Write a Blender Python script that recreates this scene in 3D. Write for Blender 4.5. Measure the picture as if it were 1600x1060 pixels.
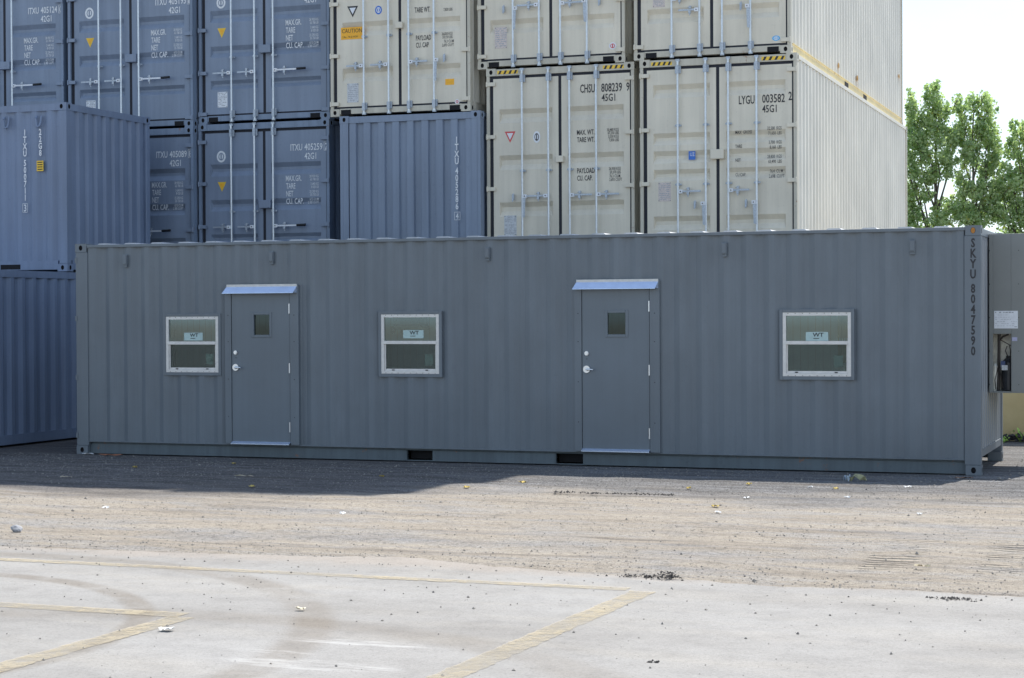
import bpy, math, random
from mathutils import Vector, Matrix, noise
R = math.radians
for o in list(bpy.data.objects): bpy.data.objects.remove(o)
sc = bpy.context.scene
col = sc.collection
random.seed(7)

# ---------------------------------------------------------------- camera
cam = bpy.data.cameras.new('camera'); co = bpy.data.objects.new('camera', cam); col.objects.link(co)
cam.sensor_width = 36; cam.lens = 66.5; cam.clip_end = 3000; cam.clip_start = .1
r = Vector((.93777, .34724, -.0052)).normalized(); f = Vector((-.34717, .93771, -.0128)).normalized()
u = r.cross(f)
co.matrix_world = Matrix(((r.x, u.x, -f.x, 14.697), (r.y, u.y, -f.y, -22.368), (r.z, u.z, -f.z, 1.888), (0, 0, 0, 1)))
sc.camera = co
sc.render.resolution_x = 1024; sc.render.resolution_y = 678
# ---------------------------------------------------------------- light
TO_SUN = Vector((.116, .50, 1)).normalized()
sl = bpy.data.lights.new('sun', 'SUN'); sl.energy = 4.7; sl.angle = R(.5); sl.color = (1, .94, .85)
so = bpy.data.objects.new('sun', sl); col.objects.link(so)
so.rotation_euler = TO_SUN.to_track_quat('Z', 'Y').to_euler(); so.location = (0, 0, 40)
w = bpy.data.worlds.new('World'); sc.world = w; w.use_nodes = True
nt = w.node_tree; nt.nodes.clear(); N = nt.nodes.new; LK = nt.links.new
out = N('ShaderNodeOutputWorld'); bg = N('ShaderNodeBackground'); sky = N('ShaderNodeTexSky')
sky.sky_type = 'NISHITA'; sky.sun_disc = False; sky.sun_elevation = math.asin(TO_SUN.z)
sky.sun_rotation = math.atan2(TO_SUN.x, TO_SUN.y); sky.air_density = 1.0; sky.dust_density = .4; sky.ozone_density = 1.6
tc = N('ShaderNodeTexCoord'); mp = N('ShaderNodeMapping'); mp.inputs['Scale'].default_value = (1.6, 1.6, 3.6)
n1 = N('ShaderNodeTexNoise'); n1.inputs['Scale'].default_value = 2.1; n1.inputs['Detail'].default_value = 7; n1.inputs['Roughness'].default_value = .55
rp = N('ShaderNodeValToRGB'); rp.color_ramp.elements[0].position = .42; rp.color_ramp.elements[1].position = .66
mx = N('ShaderNodeMix'); mx.data_type = 'RGBA'; mx.inputs['B'].default_value = (4.7, 5.4, 5.9, 1)
sep = N('ShaderNodeSeparateXYZ'); mr = N('ShaderNodeMapRange')      # more cloud towards the horizon, clearer blue overhead
mr.inputs['From Min'].default_value = .15; mr.inputs['From Max'].default_value = .75; mr.inputs['To Min'].default_value = 1.0; mr.inputs['To Max'].default_value = .35
mul = N('ShaderNodeMath'); mul.operation = 'MULTIPLY'
bg.inputs['Strength'].default_value = .15
LK(tc.outputs['Generated'], mp.inputs['Vector']); LK(mp.outputs[0], n1.inputs['Vector']); LK(n1.outputs['Fac'], rp.inputs['Fac'])
LK(tc.outputs['Generated'], sep.inputs[0]); LK(sep.outputs['Z'], mr.inputs['Value'])
mr2 = N('ShaderNodeMapRange'); mr2.inputs['From Min'].default_value = .12; mr2.inputs['From Max'].default_value = .5; mr2.inputs['To Min'].default_value = .55; mr2.inputs['To Max'].default_value = 0
LK(sep.outputs['Z'], mr2.inputs['Value']); add = N('ShaderNodeMath'); add.use_clamp = True
LK(rp.outputs['Color'], mul.inputs[0]); LK(mr.outputs[0], mul.inputs[1]); LK(mul.outputs[0], add.inputs[0]); LK(mr2.outputs[0], add.inputs[1]); LK(add.outputs[0], mx.inputs['Factor'])
LK(sky.outputs[0], mx.inputs['A']); LK(mx.outputs['Result'], bg.inputs['Color']); LK(bg.outputs[0], out.inputs[0])
sc.view_settings.view_transform = 'Standard'; sc.view_settings.look = 'None'; sc.view_settings.exposure = .57; sc.view_settings.gamma = 1
sc.render.engine = 'CYCLES'
try:
    sc.cycles.max_bounces = 6; sc.cycles.transparent_max_bounces = 8; sc.cycles.sample_clamp_indirect = 6
except Exception: pass

# ---------------------------------------------------------------- helpers
class MB:
    def __init__(s): s.v = []; s.f = []; s.m = []
    def poly(s, pts, mi=0):
        b = len(s.v); s.v += [tuple(p) for p in pts]; s.f.append(tuple(range(b, b + len(pts)))); s.m.append(mi)
    def box(s, x0, x1, y0, y1, z0, z1, mi=0, skip=''):
        b = len(s.v)
        s.v += [(x0, y0, z0), (x1, y0, z0), (x1, y1, z0), (x0, y1, z0), (x0, y0, z1), (x1, y0, z1), (x1, y1, z1), (x0, y1, z1)]
        for k, q in dict(b=(3, 2, 1, 0), t=(4, 5, 6, 7), f=(0, 1, 5, 4), r=(1, 2, 6, 5), k=(2, 3, 7, 6), l=(3, 0, 4, 7)).items():
            if k not in skip: s.f.append(tuple(b + i for i in q)); s.m.append(mi)
    def cyl(s, p, q, ra, n=10, rb=None, mi=0, cap=True):
        p, q = Vector(p), Vector(q); d = (q - p).normalized(); rb = ra if rb is None else rb
        a = d.orthogonal().normalized(); c = d.cross(a); b = len(s.v)
        for (o, rad) in ((p, ra), (q, rb)):
            for i in range(n):
                t = 2 * math.pi * i / n; s.v.append(tuple(o + a * math.cos(t) * rad + c * math.sin(t) * rad))
        for i in range(n):
            j = (i + 1) % n; s.f.append((b + i, b + j, b + n + j, b + n + i)); s.m.append(mi)
        if cap:
            s.f.append(tuple(b + n - 1 - i for i in range(n))); s.m.append(mi)
            s.f.append(tuple(b + n + i for i in range(n))); s.m.append(mi)
    def tube(s, pts, rads, n=7, mi=0):
        for i in range(len(pts) - 1): s.cyl(pts[i], pts[i + 1], rads[i], n, rads[i + 1], mi, cap=(i in (0, len(pts) - 2)))
    def disc(s, c, ax, rx, rz, n=18, mi=0):      # oval in plane normal to ax ('y-' or 'x+')
        pts = []
        for i in range(n):
            t = 2 * math.pi * i / n
            if ax == 'y-': pts.append((c[0] + rx * math.cos(t), c[1], c[2] + rz * math.sin(t)))
            else: pts.append((c[0], c[1] + rx * math.cos(t), c[2] + rz * math.sin(t)))
        s.poly(pts, mi)
    def corr(s, o, d, n, L, z0, z1, pitch=.278, depth=.036, flat=.072, slope=.068, holes=(), mi=0, start=0.0):
        """trapezoid-corrugated sheet; outer flats at offset 0, inner ones at -depth"""
        o, d, n = Vector(o), Vector(d), Vector(n)
        prof = []; x = start; inner = pitch - flat - 2 * slope
        while x < L + pitch:
            for (dx, off) in ((0, 0), (flat, 0), (flat + slope, -depth), (flat + slope + inner, -depth)): prof.append((x + dx, off))
            x += pitch
        def off(t):
            if t <= prof[0][0]: return prof[0][1]
            for i in range(len(prof) - 1):
                if prof[i][0] <= t <= prof[i + 1][0]:
                    k = (t - prof[i][0]) / (prof[i + 1][0] - prof[i][0]); return prof[i][1] * (1 - k) + prof[i + 1][1] * k
            return 0
        xs = sorted(set([0, L] + [round(p[0], 5) for p in prof if 0 < p[0] < L] + [h[0] for h in holes] + [h[1] for h in holes]))
        for a, b in zip(xs[:-1], xs[1:]):
            if b - a < 1e-5: continue
            m = (a + b) / 2; zs = [(z0, z1)]
            for h in holes:
                if h[0] <= m <= h[1]:
                    nz = []
                    for (p, q) in zs:
                        if h[2] > p: nz.append((p, min(q, h[2])))
                        if h[3] < q: nz.append((max(p, h[3]), q))
                    zs = nz
            for (p, q) in zs:
                A = o + d * a + n * off(a); B = o + d * b + n * off(b)
                s.poly([(A.x, A.y, p), (B.x, B.y, p), (B.x, B.y, q), (A.x, A.y, q)], mi)
    def text(s, body, x, y, z, h, sx=.7, align='LEFT', mi=0, plane='y-', bold=0.0):
        """flat letters; cap height h; (x,z) is the left/centre baseline point"""
        cu = bpy.data.curves.new('t', 'FONT'); cu.body = body; cu.align_x = align; cu.size = h / .7; cu.resolution_u = 2; cu.offset = bold * h
        ob = bpy.data.objects.new('t', cu); col.objects.link(ob)
        dg = bpy.context.evaluated_depsgraph_get(); me = bpy.data.meshes.new_from_object(ob.evaluated_get(dg))
        b = len(s.v)
        if sx < 0:                                  # negative: fit to that width in metres
            xs_ = [v.co.x for v in me.vertices]; w0 = max(xs_) - min(xs_); sx = -sx / w0; x = x - min(xs_) * sx if align == 'LEFT' else x
        for v in me.vertices:
            s.v.append((x + v.co.x * sx, y, z + v.co.y) if plane == 'y-' else (y, x + v.co.x * sx, z + v.co.y))
        for p in me.polygons:
            s.f.append(tuple(b + i for i in p.vertices)); s.m.append(mi)
        bpy.data.objects.remove(ob); bpy.data.curves.remove(cu); bpy.data.meshes.remove(me)
    def build(s, name, mats, parent=None, bevel=0, smooth=False, kind=None, label=None, loc=None):
        if not isinstance(mats, (list, tuple)): mats = [mats]
        me = bpy.data.meshes.new(name); me.from_pydata(s.v, [], s.f)
        for m in mats: me.materials.append(m)
        for p, i in zip(me.polygons, s.m): p.material_index = i
        if smooth:
            for p in me.polygons: p.use_smooth = True
        me.update()
        o = bpy.data.objects.new(name, me); col.objects.link(o)
        if parent: o.parent = parent
        if bevel:
            b = o.modifiers.new('bevel', 'BEVEL'); b.width = bevel; b.segments = 2; b.limit_method = 'ANGLE'; b.angle_limit = R(40)
        if kind: o['kind'] = kind
        if label: o['label'] = label
        if loc: o.location = loc
        return o
def thing(name, loc, label, cat, group=None, rz=0):
    o = bpy.data.objects.new(name, None); col.objects.link(o); o.location = loc; o.rotation_euler.z = rz
    o.empty_display_size = .3; o['label'] = label; o['category'] = cat
    if group: o['group'] = group
    return o
def tag(o, label, cat, group=None):
    o['label'] = label; o['category'] = cat
    if group: o['group'] = group
    return o
def kids(o): return [c for c in bpy.data.objects if c.parent == o]
def copy_tree(o, cm):
    c = o.copy(); col.objects.link(c)
    for ch in cm.get(o, []):
        k = copy_tree(ch, cm); k.parent = c
    return c
def childmap():
    cm = {}
    for o in bpy.data.objects:
        if o.parent: cm.setdefault(o.parent, []).append(o)
    return cm

# ---------------------------------------------------------------- materials
def nodes(name):
    m = bpy.data.materials.new(name); m.use_nodes = True; t = m.node_tree; b = t.nodes['Principled BSDF']
    return m, t, b
def nz(t, vec, scale, detail=4, rough=.55):
    n = t.nodes.new('ShaderNodeTexNoise'); n.inputs['Scale'].default_value = scale; n.inputs['Detail'].default_value = detail
    n.inputs['Roughness'].default_value = rough; t.links.new(vec, n.inputs['Vector']); return n.outputs['Fac']
def mapping(t, vec, sc_):
    m = t.nodes.new('ShaderNodeMapping'); m.inputs['Scale'].default_value = sc_; t.links.new(vec, m.inputs['Vector']); return m.outputs[0]
def ramp(t, fac, stops):
    n = t.nodes.new('ShaderNodeValToRGB'); e = n.color_ramp.elements
    while len(e) < len(stops): e.new(.5)
    for k, (p, c) in zip(e, stops): k.position = p; k.color = (*c, 1) if isinstance(c, (tuple, list)) else (c, c, c, 1)
    t.links.new(fac, n.inputs['Fac']); return n.outputs['Color']
def mixc(t, fac, a, b, mode='MIX'):
    n = t.nodes.new('ShaderNodeMix'); n.data_type = 'RGBA'; n.blend_type = mode
    for k, v in (('Factor', fac), ('A', a), ('B', b)):
        s = n.inputs[k]
        if isinstance(v, (int, float)): s.default_value = v if k == 'Factor' else (v, v, v, 1)
        elif isinstance(v, tuple): s.default_value = (*v, 1)
        else: t.links.new(v, s)
    return n.outputs['Result']
def geo(t): return t.nodes.new('ShaderNodeNewGeometry').outputs['Position']
def bump(t, b, h, strength, dist):
    n = t.nodes.new('ShaderNodeBump'); n.inputs['Strength'].default_value = strength; n.inputs['Distance'].default_value = dist
    t.links.new(h, n.inputs['Height']); t.links.new(n.outputs[0], b.inputs['Normal'])
def paint(name, c, rough=.42, grime=.12, rust=0.0, rustc=(.28, .11, .04), dent=.25, chalk=0.0):
    m, t, b = nodes(name); P = geo(t)
    big = nz(t, P, .9, 3); col_ = mixc(t, 1.0, c, ramp(t, big, [(.3, .9), (.7, 1.08)]), 'MULTIPLY')
    st = nz(t, mapping(t, P, (9, 9, .35)), 1.0, 5, .65)
    col_ = mixc(t, 1.0, col_, ramp(t, st, [(.35, 1 - grime), (.6, 1.0)]), 'MULTIPLY')
    sp = nz(t, P, 26, 3); col_ = mixc(t, 1.0, col_, ramp(t, sp, [(.28, 1 - grime * .8), (.4, 1.0)]), 'MULTIPLY')
    if chalk:
        ck = nz(t, mapping(t, P, (3, 3, .8)), 1.0, 5, .6)
        col_ = mixc(t, ramp(t, ck, [(.52, 0), (.75, chalk)]), col_, tuple(min(1, k * 1.5 + .03) for k in c))
    if rust:
        rn = nz(t, P, 5.5, 8, .72); col_ = mixc(t, ramp(t, rn, [(.66 - rust, 0), (.72 - rust, .9)]), col_, rustc)
    t.links.new(col_, b.inputs['Base Color'])
    rr = t.nodes.new('ShaderNodeMapRange'); rr.inputs['To Min'].default_value = rough - .08; rr.inputs['To Max'].default_value = rough + .14
    t.links.new(big, rr.inputs['Value']); t.links.new(rr.outputs[0], b.inputs['Roughness'])
    bump(t, b, nz(t, P, 2.2, 2), dent, .012)
    return m
def plain(name, c, rough=.5, metal=0.0, var=.1, scale=20):
    m, t, b = nodes(name); P = geo(t)
    t.links.new(mixc(t, 1.0, c, ramp(t, nz(t, P, scale, 4), [(.3, 1 - var), (.7, 1 + var * .5)]), 'MULTIPLY'), b.inputs['Base Color'])
    b.inputs['Roughness'].default_value = rough; b.inputs['Metallic'].default_value = metal
    return m
M = {}
M['office_end_lit'] = paint('sun lightened office end', (.26, .28, .30), .34, .08, dent=.05)  # office grey lightened, sunlight on this end put into the colour
M['office'] = paint('office grey paint', (.152, .178, .203), .46, .07, dent=.5, chalk=.18)
M['office_door'] = paint('office door paint', (.148, .177, .205), .42, .05, dent=.08)
M['under'] = paint('underframe paint', (.11, .14, .16), .55, .2, rust=.02)
M['blue'] = paint('blue grey container paint', (.235, .288, .378), .45, .12, dent=.3)
M['blueold'] = paint('blue grey worn paint', (.215, .275, .37), .5, .2, rust=.02)
M['blue20'] = paint('slate blue paint', (.205, .26, .37), .5, .12, dent=.3)
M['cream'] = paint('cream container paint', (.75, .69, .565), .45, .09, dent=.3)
M['creamlit'] = paint('sun lightened cream', (.83, .785, .68), .5, .07, dent=.3)  # the same cream made lighter, so sunlight is in the colour
M['creamframe'] = paint('cream frame paint', (.60, .56, .46), .48, .12, rust=.035)
M['yellowrail'] = paint('yellowed cream rail paint', (.80, .66, .34), .55, .12, rust=.04)
M['gasket'] = plain('black rubber gasket', (.016, .018, .028), .7)
M['dark'] = plain('dark hollow steel', (.01, .01, .013), .9)
M['zinc'] = plain('galvanised bar', (.62, .67, .72), .32, .55, .12, 30)
M['zinc2'] = plain('galvanised forging', (.45, .5, .56), .45, .5, .25, 60)
M['grip'] = plain('black rubber grip', (.012, .012, .014), .6)
M['white'] = plain('white lettering', (.78, .8, .82), .6, 0, .15, 40)
M['black'] = plain('black lettering', (.03, .03, .035), .6, 0, .2, 40)
M['yellow'] = plain('yellow sticker', (.9, .58, .05), .5)
M['orange'] = plain('orange sticker', (.95, .47, .03), .5)
M['whitest'] = plain('white sticker', (.8, .82, .85), .5)
M['red'] = plain('red sticker', (.65, .08, .08), .5)
M['bluest'] = plain('blue sticker', (.05, .18, .6), .5)
M['cyan'] = plain('light blue sticker', (.1, .45, .8), .5)
M['plate'] = plain('aluminium data plate', (.62, .64, .66), .5, .1, .3, 70)
M['plate2'] = plain('pinkish data plate', (.66, .58, .54), .5, .1, .25, 70)
M['alu'] = plain('white aluminium', (.68, .665, .64), .4, .1, .1)
M['flash'] = plain('bare drip cap metal', (.6, .7, .88), .25, .6, .08, 8)
M['flashtop'] = plain('drip cap flange', (.62, .62, .6), .5, .2, .12)
M['satin'] = plain('satin chrome', (.7, .72, .75), .28, .9, .05)
M['acgrey'] = plain('wall unit grey paint', (.235, .245, .235), .5, 0, .06, 3)
M['acdark'] = plain('compressor black', (.035, .038, .045), .4, 0, .3)
M['acin'] = plain('galvanised liner', (.8, .78, .70), .5, .3, .3, 9)
M['copper'] = plain('dark pipe', (.06, .05, .045), .5, .3)
M['mint'] = plain('window sticker', (.42, .56, .55), .6)
M['lining'] = plain('room lining', (.78, .9, .92), .8, 0, .1, 3)
M['linend'] = plain('room floor', (.7, .72, .68), .8)
M['beige'] = plain('beige louvre', (.62, .56, .38), .7)
M['roof'] = paint('sun lightened roof', (.6, .61, .62), .5, .15)  # tone raised to put the sunlit rib crests into the colour
def glassmat(tint=(.78, .92, .90, 1), ior=2.25):
    m, t, b = nodes('window glass'); t.nodes.remove(b)
    o = t.nodes['Material Output']; tr = t.nodes.new('ShaderNodeBsdfTransparent'); gl = t.nodes.new('ShaderNodeBsdfGlossy')
    fr = t.nodes.new('ShaderNodeFresnel'); mxs = t.nodes.new('ShaderNodeMixShader'); fr.inputs['IOR'].default_value = ior
    tr.inputs[0].default_value = tint; gl.inputs['Roughness'].default_value = .04; gl.inputs['Color'].default_value = (.8, 1, 1, 1)
    t.links.new(fr.outputs[0], mxs.inputs[0]); t.links.new(tr.outputs[0], mxs.inputs[1]); t.links.new(gl.outputs[0], mxs.inputs[2]); t.links.new(mxs.outputs[0], o.inputs[0])
    return m
M['glass'] = glassmat(); M['doorglass'] = glassmat((.33, .36, .33, 1), 1.6)
def screenmat():
    m, t, b = nodes('insect screen'); b.inputs['Base Color'].default_value = (.03, .035, .035, 1); b.inputs['Roughness'].default_value = .8
    tr = t.nodes.new('ShaderNodeBsdfTransparent'); mxs = t.nodes.new('ShaderNodeMixShader'); mxs.inputs[0].default_value = .34
    o = t.nodes['Material Output']; t.links.new(tr.outputs[0], mxs.inputs[1]); t.links.new(b.outputs[0], mxs.inputs[2]); t.links.new(mxs.outputs[0], o.inputs[0])
    return m
M['screen'] = screenmat()

# ---------------------------------------------------------------- ground
def sepxyz(t, v):
    n = t.nodes.new('ShaderNodeSeparateXYZ'); t.links.new(v, n.inputs[0]); return n.outputs
def math_(t, op, a, b=None, c=None, clamp=False):
    n = t.nodes.new('ShaderNodeMath'); n.operation = op; n.use_clamp = clamp
    for i, v in enumerate((a, b, c)):
        if v is None: continue
        if isinstance(v, (int, float)): n.inputs[i].default_value = v
        else: t.links.new(v, n.inputs[i])
    return n.outputs[0]
def mrange(t, v, a, b, c=0.0, d=1.0, smooth=True):
    n = t.nodes.new('ShaderNodeMapRange'); n.interpolation_type = 'SMOOTHSTEP' if smooth else 'LINEAR'
    for k, q in zip(('From Min', 'From Max', 'To Min', 'To Max'), (a, b, c, d)): n.inputs[k].default_value = q
    t.links.new(v, n.inputs['Value']); return n.outputs[0]
def dirt_mat():
    m, t, b = nodes('dusty gravel dirt'); P = geo(t); xyz = sepxyz(t, P)
    st = nz(t, mapping(t, P, (.22, 2.3, 1)), 1.0, 7, .62)
    st2 = nz(t, mapping(t, P, (.7, 6, 1)), 1.0, 5, .6)
    c = ramp(t, st, [(.32, (.175, .152, .128)), (.45, (.31, .272, .222)), (.6, (.36, .32, .265))])
    c = mixc(t, ramp(t, st2, [(.5, 0), (.68, .6)]), c, (.25, .245, .245))
    blotch = nz(t, mapping(t, P, (.5, 1.1, 1)), 1.0, 5, .6)
    c = mixc(t, ramp(t, blotch, [(.52, 0), (.66, .55)]), c, (.27, .27, .272))
    cl0 = nz(t, mapping(t, P, (.8, 2.4, 1)), 1.0, 7, .7)
    c = mixc(t, ramp(t, cl0, [(.5, 0), (.6, .42)]), c, ramp(t, nz(t, P, 40, 4, .8), [(.36, .14), (.5, .29), (.64, .44)]))
    # loose dark gravel beside the containers, with the stack's shade painted in at left
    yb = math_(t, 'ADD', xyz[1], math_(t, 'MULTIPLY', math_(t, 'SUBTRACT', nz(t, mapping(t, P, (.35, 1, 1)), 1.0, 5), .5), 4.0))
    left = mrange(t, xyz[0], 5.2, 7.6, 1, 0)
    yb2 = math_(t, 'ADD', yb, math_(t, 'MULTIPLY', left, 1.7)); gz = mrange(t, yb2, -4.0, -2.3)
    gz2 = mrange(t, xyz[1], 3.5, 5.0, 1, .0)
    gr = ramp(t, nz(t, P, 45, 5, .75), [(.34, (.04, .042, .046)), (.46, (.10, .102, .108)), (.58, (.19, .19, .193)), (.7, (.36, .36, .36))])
    gr = mixc(t, left, gr, mixc(t, 1.0, gr, (.80, .75, .72), 'MULTIPLY'))  # left part darkened, shade of the stack put into the gravel colour
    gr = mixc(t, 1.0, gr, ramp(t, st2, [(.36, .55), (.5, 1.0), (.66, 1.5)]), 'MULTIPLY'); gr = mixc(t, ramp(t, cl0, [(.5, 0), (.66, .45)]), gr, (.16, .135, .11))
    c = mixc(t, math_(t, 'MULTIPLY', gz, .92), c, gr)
    fine = nz(t, P, 75, 4, .8)
    c = mixc(t, 1.0, c, ramp(t, fine, [(.32, .6), (.46, .98), (.62, 1.16)]), 'MULTIPLY')
    fine2 = nz(t, P, 22, 4, .7)
    c = mixc(t, 1.0, c, ramp(t, fine2, [(.34, .7), (.5, 1.04)]), 'MULTIPLY')
    cl = nz(t, mapping(t, P, (4, 6, 1)), 1.0, 6, .72); c = mixc(t, 1.0, c, ramp(t, cl, [(.33, .74), (.46, 1.0), (.66, 1.06)]), 'MULTIPLY')
    # tyre tread bars pressed in at two tracks
    wv = t.nodes.new('ShaderNodeTexWave'); wv.bands_direction = 'Y'; wv.inputs['Scale'].default_value = 3.2; wv.inputs['Distortion'].default_value = 1.5; wv.inputs['Detail'].default_value = 2
    t.links.new(P, wv.inputs['Vector'])
    def band(c0, w_): return mrange(t, math_(t, 'ABSOLUTE', math_(t, 'SUBTRACT', xyz[0], c0)), w_ * .7, w_, 1, 0)
    tr = math_(t, 'ADD', band(12.4, .22), band(13.25, .22), clamp=True)
    tr = math_(t, 'MULTIPLY', tr, math_(t, 'MULTIPLY', mrange(t, xyz[1], -8.6, -8.2), mrange(t, xyz[1], -6.6, -6.0, 1, 0)))
    tr = math_(t, 'MULTIPLY', tr, ramp(t, nz(t, P, 1.6, 3), [(.42, 0), (.55, 1)]))
    h = math_(t, 'ADD', math_(t, 'MULTIPLY', fine, .5), math_(t, 'MULTIPLY', fine2, .9))
    h = math_(t, 'ADD', h, math_(t, 'MULTIPLY', math_(t, 'MULTIPLY', wv.outputs['Fac'], tr), 1.6))
    t.links.new(c, b.inputs['Base Color']); b.inputs['Roughness'].default_value = .95
    bump(t, b, h, 1.0, .03)
    return m
def asphalt_mat():
    m, t, b = nodes('dusty asphalt'); P = geo(t); xyz = sepxyz(t, P)
    big = nz(t, mapping(t, P, (.45, .8, 1)), 1.0, 6, .6)
    c = ramp(t, big, [(.3, (.21, .202, .19)), (.5, (.253, .247, .236)), (.7, (.28, .276, .267))])
    dust = nz(t, mapping(t, P, (.3, 1.2, 1)), 1.0, 5, .6)
    c = mixc(t, ramp(t, dust, [(.5, 0), (.72, .55)]), c, (.315, .295, .26))
    edge = math_(t, 'ADD', xyz[1], math_(t, 'MULTIPLY', nz(t, P, 2.2, 6, .7), .9))
    c = mixc(t, mrange(t, edge, -9.2, -8.75, 0, .9), c, (.28, .252, .222))
    # curved rubber marks
    def arc(cx, cy, rad, w_, k):
        dx = math_(t, 'SUBTRACT', xyz[0], cx); dy = math_(t, 'SUBTRACT', xyz[1], cy)
        d = math_(t, 'SQRT', math_(t, 'ADD', math_(t, 'MULTIPLY', dx, dx), math_(t, 'MULTIPLY', dy, dy)))
        e = mrange(t, math_(t, 'ABSOLUTE', math_(t, 'SUBTRACT', d, rad)), w_ * .3, w_, k, 0)
        return math_(t, 'MULTIPLY', e, ramp(t, nz(t, P, 1.3, 5, .7), [(.3, 0), (.52, 1)]))
    rb = math_(t, 'ADD', arc(6.1, -13.3, 2.6, .13, .75), arc(6.0, -13.6, 3.9, .2, .55), clamp=True)
    rb = math_(t, 'ADD', rb, arc(9.0, -15.6, 3.7, .25, .4), clamp=True)
    c = mixc(t, rb, c, (.175, .155, .13))
    fine = nz(t, P, 70, 5, .85)
    c = mixc(t, 1.0, c, ramp(t, fine, [(.32, .66), (.46, .99), (.62, 1.13)]), 'MULTIPLY'); md = nz(t, P, 3.5, 6, .7); c = mixc(t, 1.0, c, ramp(t, md, [(.34, .88), (.5, 1.0), (.66, 1.05)]), 'MULTIPLY')
    f2 = nz(t, P, 34, 3, .7); c = mixc(t, 1.0, c, ramp(t, f2, [(.3, .82), (.42, 1.0)]), 'MULTIPLY')
    # thin cracks
    vo = t.nodes.new('ShaderNodeTexVoronoi'); vo.feature = 'DISTANCE_TO_EDGE'; vo.inputs['Scale'].default_value = .35
    wn = t.nodes.new('ShaderNodeTexNoise'); wn.inputs['Scale'].default_value = 1.4; wn.inputs['Detail'].default_value = 5; t.links.new(P, wn.inputs['Vector'])
    t.links.new(mixc(t, .35, P, wn.outputs['Color'], 'LINEAR_LIGHT'), vo.inputs['Vector'])
    c = mixc(t, ramp(t, vo.outputs['Distance'], [(.0, .14), (.004, 0)]), c, (.2, .19, .18))
    # white paint scuffs
    for (cx, cy, rx, ry) in ((10.1, -12.5, .55, .10), (10.15, -13.2, .6, .16), (9.75, -12.9, .3, .06), (12.3, -13.0, .4, .05)):
        e = math_(t, 'ADD', math_(t, 'POWER', math_(t, 'DIVIDE', math_(t, 'SUBTRACT', xyz[0], cx), rx), 2.0), math_(t, 'POWER', math_(t, 'ABSOLUTE', math_(t, 'DIVIDE', math_(t, 'SUBTRACT', xyz[1], cy), ry)), 2.0))
        k = math_(t, 'MULTIPLY', mrange(t, e, .2, 1.0, 1, 0), ramp(t, nz(t, mapping(t, P, (2, 14, 1)), 1.0, 5, .7), [(.42, 0), (.7, .7)]))
        c = mixc(t, k, c, (.55, .55, .54))
    t.links.new(c, b.inputs['Base Color']); b.inputs['Roughness'].default_value = .85
    bump(t, b, fine, .5, .006)
    return m
def line_mat():
    m, t, b = nodes('faded yellow road paint'); P = geo(t)
    b.inputs['Roughness'].default_value = .8
    c = mixc(t, ramp(t, nz(t, P, 3.0, 5, .7), [(.35, 0), (.7, 1)]), (.45, .385, .26), (.38, .34, .265))
    t.links.new(c, b.inputs['Base Color'])
    tr = t.nodes.new('ShaderNodeBsdfTransparent'); ms = t.nodes.new('ShaderNodeMixShader')
    t.links.new(math_(t, 'MULTIPLY', ramp(t, nz(t, P, 9, 9, .85), [(.36, .1), (.56, .75)]), ramp(t, nz(t, P, .9, 4, .6), [(.35, .45), (.6, 1)])), ms.inputs[0])
    t.links.new(tr.outputs[0], ms.inputs[1]); t.links.new(b.outputs[0], ms.inputs[2]); t.links.new(ms.outputs[0], t.nodes['Material Output'].inputs[0])
    return m
def stone_mat():
    m, t, b = nodes('loose stones'); P = geo(t)
    c = ramp(t, nz(t, P, 9, 3, .9), [(.26, (.06, .06, .06)), (.40, (.18, .17, .16)), (.5, (.27, .25, .22)), (.7, (.38, .36, .33))])
    t.links.new(c, b.inputs['Base Color']); b.inputs['Roughness'].default_value = .95; return m
def spaced(lo, hi, a, b, step, far):
    xs = []; x = a
    while x <= b: xs.append(x); x += step
    s = step; x = b
    while x < hi: s *= 1.35; x = min(hi, x + s); xs.append(x)
    s = step; x = a
    while x > lo: s *= 1.35; x = max(lo, x - s); xs.append(x)
    return sorted(set(xs))
def gh(x, y):
    if y < -9.7: return -.035
    k = min(1, max(0, (-.25 - y) / 1.2)) if y < 0 else 0
    if y >= 0: k = .25 if (y > 2.7 and x > 12.6) else 0
    n_ = noise.noise(Vector((x * .35, y * 1.3, 0))) * .035 + noise.noise(Vector((x * 1.6, y * 3.5, 4))) * .013 + noise.noise(Vector((x * 6, y * 7, 9))) * .005
    edge = min(1, max(0, (y + 9.7) / .7))
    return -.004 + (n_ * k) * edge - .03 * (1 - edge)
mb = MB()
xs = spaced(-700, 700, -9, 19, .11, 0); ys = spaced(-400, 900, -10, 6.5, .075, 0)
for y in ys:
    for x in xs: mb.v.append((x, y, gh(x, y) if (-12 < x < 22 and y < 9) else (-.004 if y > -9.7 else -.035)))
nx = len(xs)
for j in range(len(ys) - 1):
    for i in range(nx - 1): mb.f.append((j * nx + i, j * nx + i + 1, (j + 1) * nx + i + 1, (j + 1) * nx + i)); mb.m.append(0)
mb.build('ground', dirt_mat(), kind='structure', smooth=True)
mb = MB()
def edge_y(x):
    return -9.17 - .12 * math.exp(-((x - 5) / 1.5) ** 2) + .25 * math.exp(-((x - 8.6) / .9) ** 2) - .3 * min(1, max(0, (x - 9.5) / 2)) + noise.noise(Vector((x * 1.3, 0, 0))) * .12 + noise.noise(Vector((x * 7, 3, 0))) * .05 + noise.noise(Vector((x * 30, 3, 0))) * .02
ex = spaced(-300, 300, -2, 18, .03, 0)
for a, b in zip(ex[:-1], ex[1:]):
    ya, yb = (edge_y(a), edge_y(b))
    mb.poly([(a, -120, .006), (b, -120, .006), (b, yb, .006), (a, ya, .006)])
    mb.poly([(a, ya, .006), (b, yb, .006), (b, yb + .02, -.05), (a, ya + .02, -.05)])
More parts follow.
